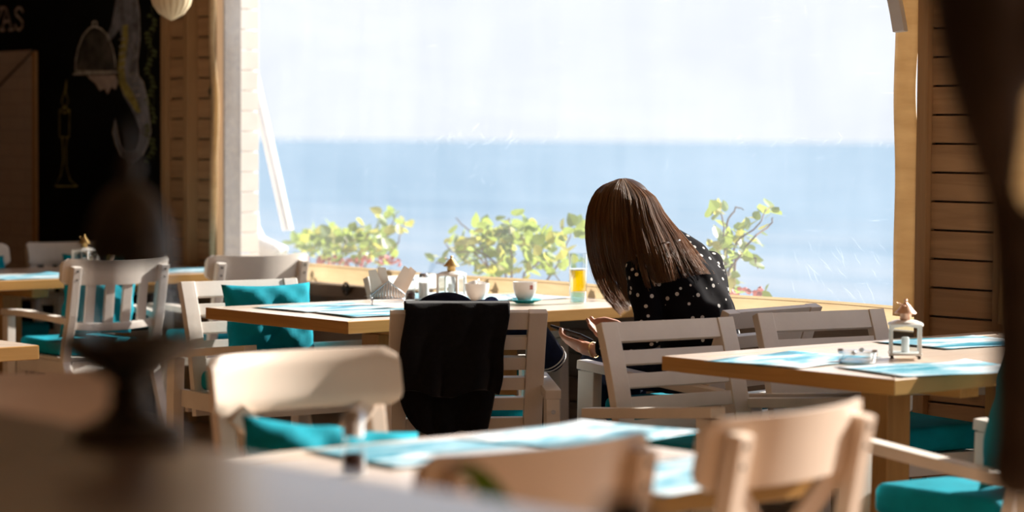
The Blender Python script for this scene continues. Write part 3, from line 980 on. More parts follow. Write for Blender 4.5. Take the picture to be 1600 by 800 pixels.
# ------------------------------------------------------------------ things on the tables
def ontop(px, py, dz=0.0):
    p = UZ(px, py, TH); p.z = TH+0.003+dz
    return p
def make_lantern(label, px, py, cap, rz=0.3, hh=0.168):
    t = thing('candle_lantern', label, 'lantern', ontop(px, py), rz, 'small white table lanterns')
    a = 0.044
    for sx_ in (-1, 1):
        for sy_ in (-1, 1):
            obj('foot', lathe('foot', [(0.004, 0), (0.006, 0.003), (0.004, 0.007), (0.005, 0.010)], 10), M['darkmetal'], t, (sx_*(a-0.006), sy_*(a-0.006), 0))
            obj('corner_post', box('corner_post', -0.004, 0.004, -0.004, 0.004, 0.0165, 0.094, 0.001), M['whitemetal'], t, (sx_*(a-0.004), sy_*(a-0.004), 0))
    obj('base_plate', box('base_plate', -a-0.002, a+0.002, -a-0.002, a+0.002, 0.010, 0.0165, 0.0015), M['whitemetal'], t)
    for k in range(4):
        g = obj('glass_pane', box('pane', -a+0.009, a-0.009, -0.0006, 0.0006, 0.018, 0.093, 0), M['glass'], t, (0, 0, 0), (0, 0, k*math.pi/2))
        v = Vector((0, -a+0.005, 0)); v.rotate(Matrix.Rotation(k*math.pi/2, 3, 'Z')); g.location = v
        # arched top board
        pr = [(-a+0.008, 0.082), (-a+0.012, 0.088), (0, 0.093), (a-0.012, 0.088), (a-0.008, 0.082), (a-0.008, 0.099), (0, 0.104), (-a+0.008, 0.099)]
        bm = bmesh.new()
        f0 = [bm.verts.new((x, -0.0015, z)) for x, z in pr]; f1 = [bm.verts.new((x, 0.0015, z)) for x, z in pr]
        bm.faces.new(f0); bm.faces.new(f1[::-1])
        for q in range(8):
            bm.faces.new((f0[q], f0[(q+1) % 8], f1[(q+1) % 8], f1[q]))
        b = obj('arch_board', frombm('arch_board', bm), M['whitemetal'], t, v*1.06, (0, 0, k*math.pi/2))
    obj('roof_plate', lathe('roof_plate', [(a*1.10, 0.0935), (a*1.12, 0.098), (a*0.7, 0.106), (a*0.45, 0.108)], 32, True, sq=8), M['whitemetal'], t)
    obj('candle', lathe('candle', [(0.011, 0.0168), (0.011, 0.058), (0.008, 0.060), (0.001, 0.058)], 16), M['salt'], t)
    obj('chimney', lathe('chimney', [(0.015, 0.1075), (0.015, 0.124), (0.0165, 0.126)], 20, flute=10, famp=0.08), cap, t)
    obj('cap', lathe('cap', [(0.030, 0.1262), (0.031, 0.128), (0.022, 0.137), (0.012, 0.150), (0.005, 0.156), (0.004, 0.158)], 24), cap, t)
    obj('knob', lathe('knob', [(0.002, 0.1575), (0.0055, 0.161), (0.0055, 0.164), (0.001, 0.168)], 14), cap, t)
    pts = [(-0.026*math.sin(u), 0.014*math.cos(u), 0.147+0.010*math.sin(u)) for u in [math.pi*k/10 for k in range(11)]]
    obj('handle', tube('handle', pts, 0.0011, 6), cap, t)
    return t
make_lantern('small white lantern with a brass cap beside the salt and pepper shakers', 705, 469, M['brass'], 0.5)
make_lantern('small white lantern with a copper cap beside the glass ashtray', 1414, 561, M['copper'], 0.75)
make_lantern('small white lantern with a brass cap on the blackboard table', 133, 425, M['brass'], 0.5)

# napkin holder
t = thing('napkin_holder', 'wire napkin holder with fanned beige napkins on the cup table', 'napkin holder', ontop(606, 477), math.radians(57))
def wires(name, segs, r, mat, parent, seg=6):
    bm = bmesh.new()
    for s in segs:
        addtube(bm, s, r, seg)
    return obj(name, frombm(name, bm, True), mat, parent)
for sy_ in (-0.022, 0.022):
    half, apex = 0.062, 0.088
    obj('side_frame', tube('side_frame', [(-half, sy_, 0.022), (-half, sy_, 0.038), (0, sy_, apex), (half, sy_, 0.038), (half, sy_, 0.022)], 0.0028, 6, closed=True), M['steel'], t)
    for k in range(11):
        x = -half+2*half*(k+0.5)/11
        obj('wire', tube('wire', [(x, sy_, 0.022), (x*0.8, sy_, 0.038+(apex-0.038)*(1-abs(x*0.8)/half)-0.001)], 0.0019, 5), M['steel'], t)
wires('base', [[(-0.062, -0.026, 0.022), (0.062, -0.026, 0.022)], [(-0.062, 0.026, 0.022), (0.062, 0.026, 0.022)],
      [(-0.062, -0.028, 0.022), (-0.062, 0.028, 0.022)], [(0.062, -0.028, 0.022), (0.062, 0.028, 0.022)], [(0, -0.028, 0.022), (0, 0.028, 0.022)]], 0.0022, M['steel'], t)
for sx_ in (-1, 1):
    for sy_ in (-1, 1):
        obj('foot', tube('foot', [(sx_*0.058, sy_*0.026, 0.022), (sx_*0.060, sy_*0.028, 0.0)], 0.0018, 6), M['steel'], t)
for k, (x, an, h_) in enumerate(((-0.03, 0.30, 0.105), (-0.012, 0.12, 0.11), (0.022, -0.42, 0.118), (0.03, -0.55, 0.12))):
    bm = bmesh.new()
    for q in range(3):
        y = -0.0175+q*0.003+0.0095*k
        p = [(-0.028, 0.0), (0.028, 0.0), (0.016-0.004*q, h_), (-0.012, h_*1.04)]
        f0 = [bm.verts.new((a_, y, b_)) for a_, b_ in p]; f1 = [bm.verts.new((a_, y+0.002, b_)) for a_, b_ in p]
        bm.faces.new(f0); bm.faces.new(f1[::-1])
        for j in range(4):
            bm.faces.new((f0[j], f0[(j+1) % 4], f1[(j+1) % 4], f1[j]))
    n_ = obj('napkin', frombm('napkin', bm), M['napkin'])
    n_.matrix_world = R_of(t) @ Matrix.Translation((x, 0.0, 0.026)) @ Matrix.Rotation(-an, 4, 'Y')
    tag(n_, ('beige napkin leaning out towards the pillow side of the wire holder', 'upright beige napkin in the middle of the wire holder', 'beige napkin leaning towards the shakers in the wire holder', 'beige napkin leaning lowest over towards the shakers')[k], 'napkin', 'napkins in the wire holder')

def shaker(label, px, py, fill, frac, r=0.018, h_=0.085, lid=None):
    t = thing('glass_shaker', label, 'shaker', ontop(px, py), 0, 'glass shakers on the cup table')
    obj('glass_body', lathe('glass_body', [(r*0.95, 0), (r, 0.004), (r, h_*0.7), (r*0.8, h_*0.82)], 20), M['glass'], t)
    obj('contents', lathe('contents', [(r*0.85, 0.003), (r*0.9, 0.006), (r*0.9, h_*frac), (r*0.3, h_*frac+0.003)], 18), fill, t)
    obj('lid', lathe('lid', [(r*0.85, h_*0.821), (r*0.9, h_*0.86), (r*0.7, h_*0.97), (r*0.2, h_)], 20), lid or M['steel'], t)
    return t
shaker('glass pepper shaker beside the napkin holder', 641, 470, M['pepper'], 0.30, 0.020, 0.090)
shaker('tall glass salt shaker beside the brass-capped lantern', 662, 468, M['salt'], 0.62, 0.021, 0.10)

def cup(name, label, px, py, R, h_, cat, saucer=False, handle=None, dz=0.0):
    t = thing(name, label, cat, ontop(px, py, dz), 0)
    obj('body', lathe('body', [(R*0.5, 0), (R*0.55, 0.004), (R*0.78, h_*0.30), (R*0.95, h_*0.65), (R, h_), (R*0.94, h_), (R*0.88, h_*0.65), (R*0.7, h_*0.32), (R*0.3, 0.010)], 36), M['white'], t)
    if handle is not None:
        pts = [(R*0.9+0.022*math.sin(u), 0, h_*0.52+0.022*math.cos(u)) for u in [math.pi*k/10 for k in range(11)]]
        obj('handle', tube('handle', pts, 0.004, 8), M['white'], t, (0, 0, 0), (0, 0, handle))
    return t
pc = ontop(820, 475)
sc = tag(obj('saucer', lathe('saucer', [(0.034, 0), (0.036, 0.003), (0.062, 0.011), (0.066, 0.014), (0.063, 0.0145), (0.034, 0.006), (0.010, 0.0055)], 40), M['tealcer'], None, pc),
         'turquoise saucer under the white coffee cup', 'saucer')
cc = cup('coffee_cup', 'white coffee cup with a small dark logo on a turquoise saucer', 820, 475, 0.046, 0.074, 'cup', handle=2.6, dz=0.0065)
lg = obj('logo', box('logo', -0.006, 0.006, -0.001, 0.001, -0.008, 0.008, 0.0005), M['lips'], cc, (0.0, 0, 0.054), label='small reddish logo')
ca = math.radians(-68) + YAW
lg.location = (0.0448*math.cos(math.radians(-8)), 0.0448*math.sin(math.radians(-8)), 0.055); lg.rotation_euler = (0, 0, math.radians(82))
sp = thing('teaspoon', 'steel teaspoon lying on the turquoise saucer', 'spoon', pc + Vector((-0.052, -0.012, 0.0155)), math.radians(160))
obj('spoon_handle', sweep('spoon_handle', [(-0.01, 0, 0.002), (0.03, 0, 0.004), (0.075, 0, 0.009)], (0, 1, 0), [0.004, 0.004, 0.008], 0.0016, 0), M['steel'], sp)
obj('spoon_bowl', lathe('spoon_bowl', [(0.003, 0), (0.009, 0.002), (0.011, 0.004), (0.009, 0.0032), (0.003, 0.0015)], 16), M['steel'], sp, (-0.018, 0, 0.0))
sb = cup('sugar_bowl', 'white bowl heaped with white sugar packets beside the lantern', 745, 471, 0.048, 0.066, 'bowl')
for k in range(6):
    obj('sugar_packet', box('sugar_packet', -0.02, 0.02, -0.003, 0.003, -0.016, 0.016, 0.001), M['salt'], sb,
        (0.018*math.cos(k*1.1), 0.018*math.sin(k*1.1), 0.054+0.004*(k % 3)), (0.2*k-0.5, 0.3*math.sin(k*2.0), k*1.1))
# beer glass
bg_ = thing('beer_glass', 'tall glass half full of golden beer in front of the woman', 'glass', ontop(903, 474), 0)
obj('glass_wall', lathe('glass_wall', [(0.030, 0), (0.032, 0.004), (0.034, 0.10), (0.0365, 0.185), (0.0355, 0.185), (0.033, 0.10), (0.0305, 0.043), (0.004, 0.042)], 32), M['glass'], bg_)
obj('beer', lathe('beer', [(0.0300, 0.044), (0.0305, 0.047), (0.0322, 0.10), (0.0328, 0.120), (0.0328, 0.122)], 28), M['beer'], bg_)
obj('foam', lathe('foam', [(0.0328, 0.1225), (0.0330, 0.127), (0.030, 0.1280)], 28), M['salt'], bg_, label='thin white foam')
obj('glass_foot', lathe('glass_foot', [(0.0285, 0.002), (0.0290, 0.038), (0.02, 0.0405)], 28), M['aqua'], bg_)
# ashtray
at_ = thing('ashtray', 'round clear glass ashtray with notched rim on a placemat', 'ashtray', ontop(1340, 568), 0)
obj('bowl', lathe('bowl', [(0.048, 0), (0.052, 0.004), (0.054, 0.030), (0.050, 0.032), (0.044, 0.030), (0.040, 0.010), (0.01, 0.007)], 40), M['glass'], at_)
obj('glass_base', lathe('glass_base', [(0.046, 0.0015), (0.048, 0.004), (0.039, 0.0065), (0.01, 0.0066)], 40), M['aqua'], at_)
for k in range(4):
    a_ = k*math.pi/2+0.5
    obj('rim_notch', lathe('rim_notch', [(0.006, -0.007), (0.0065, 0), (0.006, 0.007)], 12), M['steel'], at_, (0.048*math.cos(a_), 0.048*math.sin(a_), 0.031), (math.pi/2, 0, a_+math.pi/2))
# grinder on the near table
g = thing('pepper_grinder', 'glass pepper grinder with a steel top beside a cross-back chair', 'grinder', ontop(552, 742), 0)
obj('glass_body', lathe('glass_body', [(0.024, 0), (0.025, 0.004), (0.022, 0.03), (0.018, 0.06), (0.017, 0.068)], 24), M['glass'], g)
obj('contents', lathe('contents', [(0.019, 0.004), (0.020, 0.010), (0.017, 0.036), (0.004, 0.038)], 20), M['pepper'], g)
obj('steel_top', lathe('steel_top', [(0.0185, 0.0682), (0.020, 0.072), (0.019, 0.088), (0.022, 0.098), (0.019, 0.112), (0.010, 0.118), (0.003, 0.119)], 24), M['steel'], g)
# small napkin bundle on the blackboard table
nb = thing('cutlery_cup', 'small cup of purple and yellow sachets on the blackboard table', 'sachets', ontop(163, 424), 0.3)
obj('cup_wall', lathe('cup_wall', [(0.022, 0), (0.026, 0.05), (0.024, 0.05), (0.020, 0.004), (0.004, 0.003)], 20), M['white'], nb)
for k, (mm, an) in enumerate((('napkin', -0.35), ('navy', -0.15), ('chalkyel', 0.2), ('napkin', 0.42))):
    obj('sachet', box('sachet', -0.008, 0.008, -0.002, 0.002, 0, 0.085, 0.001), M[mm], nb, (0.008*(k-1.5), 0.002*k, 0.012), (0, an, 0.4))

# ------------------------------------------------------------------ blackboard, panel and wall fittings
def wallpt(px, py, off):
    return UY(px, py, W-off)
def poly_on_wall(name, pts, off, mat, parent, thick=0.0015):
    bm = bmesh.new()
    a = [bm.verts.new(wallpt(x, y, off)) for x, y in pts]
    b = [bm.verts.new(v.co+Vector((0, thick, 0))) for v in a]
    n = len(a)
    bm.faces.new(a); bm.faces.new(b[::-1])
    for k in range(n):
        bm.faces.new((a[k], a[(k+1) % n], b[(k+1) % n], b[k]))
    return obj(name, frombm(name, bm), mat, parent)
def strokes(name, lines, wpx, off, mat, parent):
    bm = bmesh.new()
    for ln in lines:
        pts = [wallpt(x, y, off) for x, y in ln]
        s = wpx/FPX*12.0
        n = len(pts)
        L, Rr = [], []
        for i, p in enumerate(pts):
            d = (pts[min(i+1, n-1)]-pts[max(i-1, 0)]).normalized()
            q = Vector((d.z, 0, -d.x))*s/2
            L.append(bm.verts.new(p+q)); Rr.append(bm.verts.new(p-q))
        for i in range(n-1):
            bm.faces.new((L[i], L[i+1], Rr[i+1], Rr[i]))
    m = frombm(name, bm)
    return obj(name, m, mat, parent)
bbx0, bbx1 = -15.8, -10.04
bb = thing('blackboard', 'black chalkboard wall with a chalk seahorse, dish cover, candle and lettering', 'blackboard', (-12.9, W, 0))
BBI = Matrix.Translation((12.9, -W, 0))
def under(o, root):
    o.parent = root; o.matrix_parent_inverse = R_of(root).inverted() if True else None
    return o
kids = []
kids.append(obj('slate', box('slate', bbx0, bbx1, W-0.004, W+0.018, 0.3, 2.6, 0.002), M['board']))
# dish cover on its tray
dome = [(118, 112), (118, 96), (122, 75), (130, 55), (140, 44), (148, 41), (158, 45), (168, 55), (176, 75), (180, 95), (181, 112)]
kids.append(poly_on_wall('chalk_dish_cover', dome, 0.008, M['chalkdark'], None))
kids.append(strokes('chalk_outline', [dome + [dome[0]], [(114, 116), (184, 113)], [(145, 41), (144, 36), (148, 33), (152, 36), (151, 42)]], 3.0, 0.0105, M['chalk'], None))
kids.append(poly_on_wall('chalk_hand', [(136, 118), (180, 117), (184, 128), (180, 140), (174, 135), (168, 147), (163, 138), (156, 142), (149, 130), (141, 124)], 0.008, M['chalkpink'], None))
# seahorse
body = [(182, -6), (214, -6), (218, 20), (219, 60), (215, 95), (216, 118), (224, 128), (229, 150), (233, 180), (236, 205), (230, 228), (222, 243), (212, 252), (203, 258),
        (198, 250), (188, 244), (181, 226), (176, 207), (180, 186), (184, 205), (190, 226), (200, 236), (210, 233), (216, 220), (218, 205), (212, 185), (204, 168), (193, 150), (186, 128), (184, 110), (187, 85), (191, 62), (186, 45), (176, 60), (168, 66), (166, 58), (174, 40), (178, 18)]
kids.append(poly_on_wall('chalk_seahorse', body, 0.008, M['chalkblue'], None))
belly = [(192, 40), (199, 38), (200, 60), (196, 85), (194, 110), (197, 128), (206, 142), (214, 158), (220, 176), (213, 176), (204, 162), (194, 148), (186, 130), (184, 108), (187, 80), (191, 58)]
kids.append(poly_on_wall('chalk_belly', belly, 0.0105, M['chalkyel'], None))
kids.append(strokes('chalk_outline', [body[0:12], [(190, 244), (181, 226), (176, 207), (180, 186), (184, 205), (190, 226)],
     [(207, 50), (212, 58), (206, 70), (212, 84), (208, 96)], [(200, 110), (203, 122), (208, 112), (211, 126), (214, 114)]] +
     [[(186+(k*3.1 if k > 4 else k*0.2), 62+k*11), (196+(k*3.0 if k > 4 else 0), 60+k*11)] for k in range(9)], 1.6, 0.0120, M['chalk'], None))
# candle
kids.append(strokes('chalk_candle', [[(93, 172), (93, 214), (108, 214), (109, 172), (101, 168), (93, 172), (101, 177), (109, 172)], [(101, 170), (96, 158), (101, 143), (104, 124)], [(101, 170), (107, 158), (103, 146), (104, 124)],
     [(97, 214), (99, 250), (95, 275), (86, 291), (121, 291), (110, 282), (104, 262), (103, 232), (105, 214)]], 2.0, 0.0085, M['chalkyel'], None))
# ivy down the edge of the board
ivy = []
for k in range(34):
    x = 232+6*math.sin(k*0.9)+6*hsh(k, 1); y = 26+k*6.9
    ivy.append([(x-3-2*hsh(k, 2), y), (x, y-3), (x+3+2*hsh(k, 3), y+1)])
kids.append(strokes('chalk_ivy', ivy, 4.0, 0.009, M['chalkgreen'], None))
kids.append(strokes('chalk_ivy_stem', [[(236+5*math.sin(k*0.45), 10+k*8) for k in range(31)]], 1.2, 0.0088, M['chalkgreen'], None))
# lettering "VAS", its first letter running out of the picture
kids.append(strokes('lettering', [[(-17, 14), (-7, 46), (3, 13)], [(-23, 13), (-11, 13)], [(-2, 13), (8, 12)]], 5.0, 0.009, M['chalkpink'], None))
kids.append(strokes('lettering', [[(3, 47), (10, 12), (18, 46)], [(6, 34), (15, 33)], [(-1, 47), (7, 47)], [(13, 47), (22, 46)]], 4.6, 0.0094, M['chalkpink'], None))
kids.append(strokes('lettering', [[(36, 19), (33, 13), (28, 12), (24, 17), (25, 23), (30, 28), (35, 34), (35, 42), (30, 47), (26, 45), (23, 38)]], 4.8, 0.009, M['chalkpink'], None))
for k_ in kids:
    under(k_, bb)
# pale brick-patterned panel with a wooden edge
pn = thing('wall_panel', 'pale brick-patterned panel with a wooden edge strip on the blackboard wall', 'panel', (-12.0, W, 0))
p0 = wallpt(52, 78, 0.02); p1 = wallpt(57.5, 78, 0.02)
zt_ = p0.z
pk = [obj('panel_sheet', box('panel_sheet', p0.x-1.2, p0.x, W-0.024, W-0.0135, 0.5, zt_, 0.001), M['brick']),
      obj('edge_strip', box('edge_strip', p0.x+0.0005, p1.x, W-0.030, W-0.0135, 0.5, zt_-0.005, 0.002), M['batten'])]
for k_ in pk: under(k_, pn)
tag(obj('cable', tube('cable', [wallpt(53, 78, 0.03), wallpt(38, 94, 0.034), wallpt(20, 112, 0.036), wallpt(0, 133, 0.036), wallpt(-25, 150, 0.034)], 0.005, 6), M['cable']),
    'thin black cable running across the pale brick-patterned panel', 'cable')
# hanging fluted lamp
lp = UF(268, -45, 10.6)
lamp = thing('pendant_lamp', 'cream fluted pendant lamp hanging by the plank pier', 'lamp', lp)
obj('shade', lathe('shade', [(0.004, -0.215), (0.02, -0.207), (0.055, -0.185), (0.078, -0.150), (0.092, -0.10), (0.098, -0.04), (0.094, 0.03), (0.07, 0.09), (0.03, 0.12), (0.01, 0.125)], 96, True, flute=18, famp=0.06), M['lamp'], lamp)
obj('cord', tube('cord', [(0, 0, 0.12), (0, 0, 3.05-lp.z)], 0.004, 6), M['cable'], lamp)
# black turn buckles that hold the vinyl curtain
def buckle(px, py, label, off=0.02, s=1.0):
    p = UY(px, py, W-off)
    t = thing('turn_buckle', label, 'fastener', p, 0, 'black curtain fasteners')
    obj('ring', tube('ring', [(s*0.020*math.cos(a), -0.012, s*0.026*math.sin(a)) for a in [2*math.pi*k/18 for k in range(18)]], 0.005*s, 8, closed=True), M['blackmetal'], t)
    obj('plate', lathe('plate', [(0.016*s, 0), (0.016*s, 0.008), (0.010*s, 0.012)], 16), M['blackmetal'], t, (0, 0, 0), (math.pi/2, 0, 0))
    obj('lever', sweep('lever', [(-0.03*s, -0.014, 0.002), (0.03*s, -0.016, -0.004)], (0, 0, 1), 0.010*s, 0.006, 0.001), M['blackmetal'], t)
    return t
buckle(335, 143, 'black curtain fastener on the batten of the plank pier', 0.0)
buckle(544, 451, 'round black curtain fastener under the window hem', 0.02)

# ------------------------------------------------------------------ outside the window: post, hose, awning arms
jt = thing('exterior_return', 'white plank return of the outer wall seen through the vinyl', 'wall panel', (-9.60, 6.55, 0.52))
for k in range(24):
    z = 0.002+k*PH
    obj('plank', box('plank', -0.02, 0.0, -0.025, 0.10, z+0.003, z+PH-0.003, 0.002), M['paint'], jt)
po = thing('white_hose', 'fat white plastic hose bending at its foot outside the window', 'hose', UY(390, 400, 6.75))
pth = [UY(388, -60, 6.75), UY(389, 120, 6.75), UY(390, 250, 6.75), UY(390, 320, 6.75), UY(391, 355, 6.75), UY(398, 378, 6.77), UY(412, 390, 6.80), UY(428, 397, 6.82), UY(440, 402, 6.84)]
o_ = obj('hose_pipe', tube('hose_pipe', pth, [0.036, 0.036, 0.037, 0.040, 0.046, 0.056, 0.060, 0.060, 0.058], 20), M['pvc']); under_l = Matrix.Translation(po.location).inverted()
o_.parent = po; o_.matrix_parent_inverse = under_l
def arm(label, pts, wid, thk, mat, Ys, grp='awning arms outside the window'):
    P = [UY(x, y, Y) for (x, y), Y in zip(pts, Ys)]
    t = thing('awning_arm', label, 'awning arm', P[-1], 0, grp)
    a = obj('bar', sweep('bar', P, (1, 0.2, 0.1), wid, thk, 0.004), mat); a.parent = t; a.matrix_parent_inverse = Matrix.Translation(P[-1]).inverted()
    return t, P
t1_, P = arm('straight white awning strut slanting down outside the window', [(390, 92), (420, 225), (450, 360)], 0.05, 0.03, M['pvc'], (6.86, 6.91, 6.96))
a_ = obj('groove', sweep('groove', [p+Vector((0.012, -0.0185, 0)) for p in P], (1, 0.2, 0.1), 0.014, 0.008, 0), M['alu']); a_.parent = t1_; a_.matrix_parent_inverse = Matrix.Translation(t1_.location).inverted()
arm('curved grey awning bracket beside the white hose', [(397, -60), (390, 0), (382, 35), (375, 65), (371, 92)], 0.06, 0.035, M['alu'], (6.70, 6.69, 6.68, 6.68, 6.68))
arm('curved grey awning bracket inside the window near the knotty pier', [(1384, -70), (1394, -20), (1402, 20), (1407, 50)], 0.045, 0.03, M['alu'], (6.34, 6.34, 6.34, 6.34))
hq = UY(393, 88, 6.835)-t1_.location
hpl = obj('hinge_plate', lathe('hinge_plate', [(0.03, 0), (0.03, 0.008), (0.027, 0.01)], 20), M['pvc'], t1_, hq, (math.pi/2, 0, 0))
for k in range(3):
    obj('bolt', lathe('bolt', [(0.006, 0), (0.006, 0.006), (0.003, 0.007)], 8), M['alu'], hpl, (0.016*math.cos(2.1*k), 0.016*math.sin(2.1*k), 0.010))
# ------------------------------------------------------------------ shrubs beyond the window
def leafmesh():
    pr = [(0, 0), (0.30, 0.05), (0.50, 0.30), (0.42, 0.62), (0.0, 1.0), (-0.42, 0.62), (-0.50, 0.30), (-0.30, 0.05)]
    vs = [(x, y, 0.10*abs(x)-0.12*y*y) for x, y in pr] + [(0, 0.33, -0.03), (0, 0.66, -0.07)]
    fs = [(0, 1, 8), (1, 2, 8), (2, 3, 9, 8), (3, 4, 9), (4, 5, 9), (5, 6, 8, 9), (6, 7, 8), (7, 0, 8)]
    return mesh('leaf', vs, fs, False)
LEAF = [leafmesh(), leafmesh()]
LEAF[0].materials.append(M['leaf']); LEAF[1].materials.append(M['leafy'])
rnd = random.Random(11)
def shrub(label, base_px, blobs, nleaf, size, stems, flowers=0, fl_reg=None):
    b = UY(base_px, 460, 7.0); b.z = 0.515
    t = thing('vine_shrub', label, 'shrub', b, 0, 'vine shrubs outside the window')
    tot = sum(w_ for *_, w_ in blobs)
    for k in range(nleaf):
        u = rnd.random()*tot
        for (cx, cy, rx, ry, w_) in blobs:
            u -= w_
            if u <= 0: break
        while True:
            a, c = rnd.uniform(-1, 1), rnd.uniform(-1, 1)
            if a*a+c*c <= 1: break
        p = UY(cx+a*rx, cy+c*ry, 7.0+rnd.uniform(-0.18, 0.2))
        s = size*rnd.uniform(0.6, 1.25)
        o = obj('leaf', LEAF[1 if rnd.random() < 0.28 else 0], None, t, p-b, (rnd.uniform(-0.6, 1.9), rnd.uniform(-0.7, 0.7), rnd.uniform(0, 6.28)))
        o.scale = (s, s, s)
    for ln in stems:
        pts = [b] + [UY(x, y, 7.0+0.08*math.sin(x*0.1)) for x, y in ln]
        pts = [p-b for p in pts]
        # smooth
        fine = []
        for i in range(len(pts)-1):
            for q in range(4):
                fine.append(pts[i].lerp(pts[i+1], q/4)+Vector((0.004*math.sin(i*4+q*2), 0, 0.004*math.cos(i*3+q))))
        fine.append(pts[-1])
        obj('stem', tube('stem', fine, [0.006*(1-0.7*i/len(fine)) for i in range(len(fine))], 6), M['twig'], t)
    for k in range(flowers):
        x0, x1, y0, y1 = fl_reg
        p = UY(rnd.uniform(x0, x1), rnd.uniform(y0, y1), 6.86+rnd.uniform(-0.05, 0.05))
        obj('flower', lathe('flower', [(0.002, -0.006), (0.010, 0), (0.012, 0.006), (0.004, 0.004)], 8, False), M['petal'], t, p-b, (rnd.uniform(-1, 1), rnd.uniform(-1, 1), 0))
    return t
shrub('low dense vine shrub with pinkish flowers beside the white awning strut', 540,
      [(525, 390, 80, 26, 6), (510, 372, 50, 22, 3), (570, 375, 40, 22, 2), (613, 348, 24, 22, 1.6), (478, 385, 14, 16, 0.6), (600, 395, 30, 18, 1.2)], 290, 0.052,
      [[(520, 410), (505, 375), (490, 360)], [(560, 405), (575, 370), (590, 350)], [(575, 405), (605, 370), (618, 335)], [(530, 405), (540, 380), (545, 360)], [(600, 405), (622, 380), (632, 345)]], 60, (470, 625, 402, 416))
shrub('spreading vine shrub with bare twig ends behind the coffee cup', 800,
      [(790, 395, 75, 40, 7), (800, 362, 55, 26, 3), (752, 385, 45, 32, 2.2), (893, 385, 22, 36, 1.6), (850, 400, 40, 34, 2), (706, 375, 14, 10, 0.3), (690, 408, 12, 8, 0.25), (905, 358, 10, 10, 0.3)], 290, 0.060,
      [[(770, 425), (740, 395), (705, 392), (694, 378)], [(765, 420), (745, 370), (720, 348), (712, 340)], [(800, 425), (798, 380), (795, 340)], [(790, 420), (735, 385), (700, 388)], [(700, 415), (685, 412), (680, 410)], [(860, 430), (880, 400), (893, 360)], [(820, 425), (850, 405), (875, 440)]])
shrub('thin sparse vine sprig with a few upright shoots beyond the seated woman', 1140,
      [(1137, 400, 34, 30, 3), (1150, 375, 30, 18, 1.6), (1120, 330, 12, 14, 0.5), (1150, 325, 16, 8, 0.3), (1200, 328, 10, 8, 0.25), (1182, 355, 24, 14, 0.8), (1125, 435, 28, 24, 1.2), (1150, 455, 55, 8, 0.8), (1183, 410, 5, 12, 0.15)], 130, 0.052,
      [[(1135, 440), (1132, 380), (1130, 345), (1118, 312)], [(1138, 430), (1150, 380), (1185, 350), (1200, 325)], [(1135, 420), (1135, 350), (1150, 322), (1162, 328)], [(1150, 400), (1180, 405), (1184, 420)], [(1140, 420), (1175, 375), (1205, 348), (1208, 340)]], 26, (1095, 1190, 452, 462))

# ------------------------------------------------------------------ coat, jacket and scarf on the armchair
CH = A['coat']
def onchair(o):
    o.matrix_world = R_of(CH)
    return o
def backy(z):
    t = min(1.0, max(0.0, (z-0.33)/0.49)); return backpath(t)[0]
def drape(name, x0, x1, zf, zb, amp, seedv, mat, parent, outo=0.02, hem=None, nx=46, nv=44, top=0.844, thick=0.006):
    """cloth over the top rail: front side down to zf, back side down to zb"""
    vs, fs = [], []
    Lf, Lb = top-zf, top-zb
    for j in range(nv+1):
        v = j/nv
        s = -Lf + (Lf+Lb)*v
        for i in range(nx+1):
            u = i/nx
            if s < 0:
                z = top+s*1.0; y = backy(z)+0.014+outo*0.12; dirn = 0.12
            else:
                z = top-s; y = backy(z)-0.022-outo; dirn = -1
            if abs(s) < 0.03:
                z = top + 0.010*math.cos(s/0.03*math.pi/2); y = backy(top)-0.024*math.sin(s/0.03*math.pi/2) - (outo if s > 0 else -outo*0.12)*abs(s)/0.03
            xa, xb = x0, x1
            if hem: xa, xb = hem(x0, x1, max(0, s)/Lb)
            x = xa+(xb-xa)*u
            f = abs(s)/max(Lb, 0.01)
            fold = amp*(0.25+f)*(0.75*math.sin(u*8.3+seedv+f*1.7)+0.45*math.sin(u*4.1+seedv*2-f*2.6)+0.25*math.sin(u*19+seedv-f*2))
            y += dirn*(abs(fold)*0.9 + (0.03*f*f if dirn < 0 else 0))
            z += (0.012*math.sin(u*9+seedv)*f if s > 0.1 else 0)
            vs.append((x+0.006*math.sin(f*9+seedv)*f, y, z))
    for j in range(nv):
        for i in range(nx):
            a = j*(nx+1)+i
            fs.append((a, a+1, a+nx+2, a+nx+1))
    o = obj(name, mesh(name, vs, fs, True), mat, parent)
    sm = o.modifiers.new('s', 'SOLIDIFY'); sm.thickness = thick; sm.offset = 1
    return o
coat = thing('coat', 'black wool coat hung over the back of a slatted armchair', 'coat', CH.location, CH.rotation_euler.z)
def hemA(a, b, f):
    return (a-0.015*math.sin(f*2.5), b-0.03*f)
def hemB(a, b, f):
    k = max(0, (f-0.62)/0.38)
    return (a-0.025*math.sin(min(1, f*1.2)*1.57)+0.075*k*k, b-0.045*f)
drape('coat_panel', -0.205, 0.125, 0.79, 0.56, 0.026, 0.7, M['black'], coat, 0.034, hemA)
drape('coat_lining_panel', -0.20, 0.115, 0.795, 0.425, 0.016, 2.1, M['black'], coat, 0.014, hemB)
jk = thing('jacket', 'navy jacket with a white-striped cuff under the black coat', 'jacket', CH.location, CH.rotation_euler.z)
bm = bmesh.new()
addell(bm, (-0.065, -0.205, 0.815), (0.105, 0.038, 0.062), seg=24)
addell(bm, (-0.065, -0.175, 0.70), (0.15, 0.040, 0.14), seg=24)
obj('hood', remeshed('hood', bm, 0.008, 8), M['navy'], jk)
bm = bmesh.new()
addchain(bm, [(0.12, -0.20, 0.77), (0.215, -0.17, 0.755), (0.255, -0.13, 0.70), (0.292, -0.10, 0.655)], [0.05, 0.05, 0.052, 0.05])
slv = obj('sleeve', remeshed('sleeve', bm, 0.007, 6), M['navy'], jk)
ax = Vector((0.037, 0.03, -0.045)).normalized()
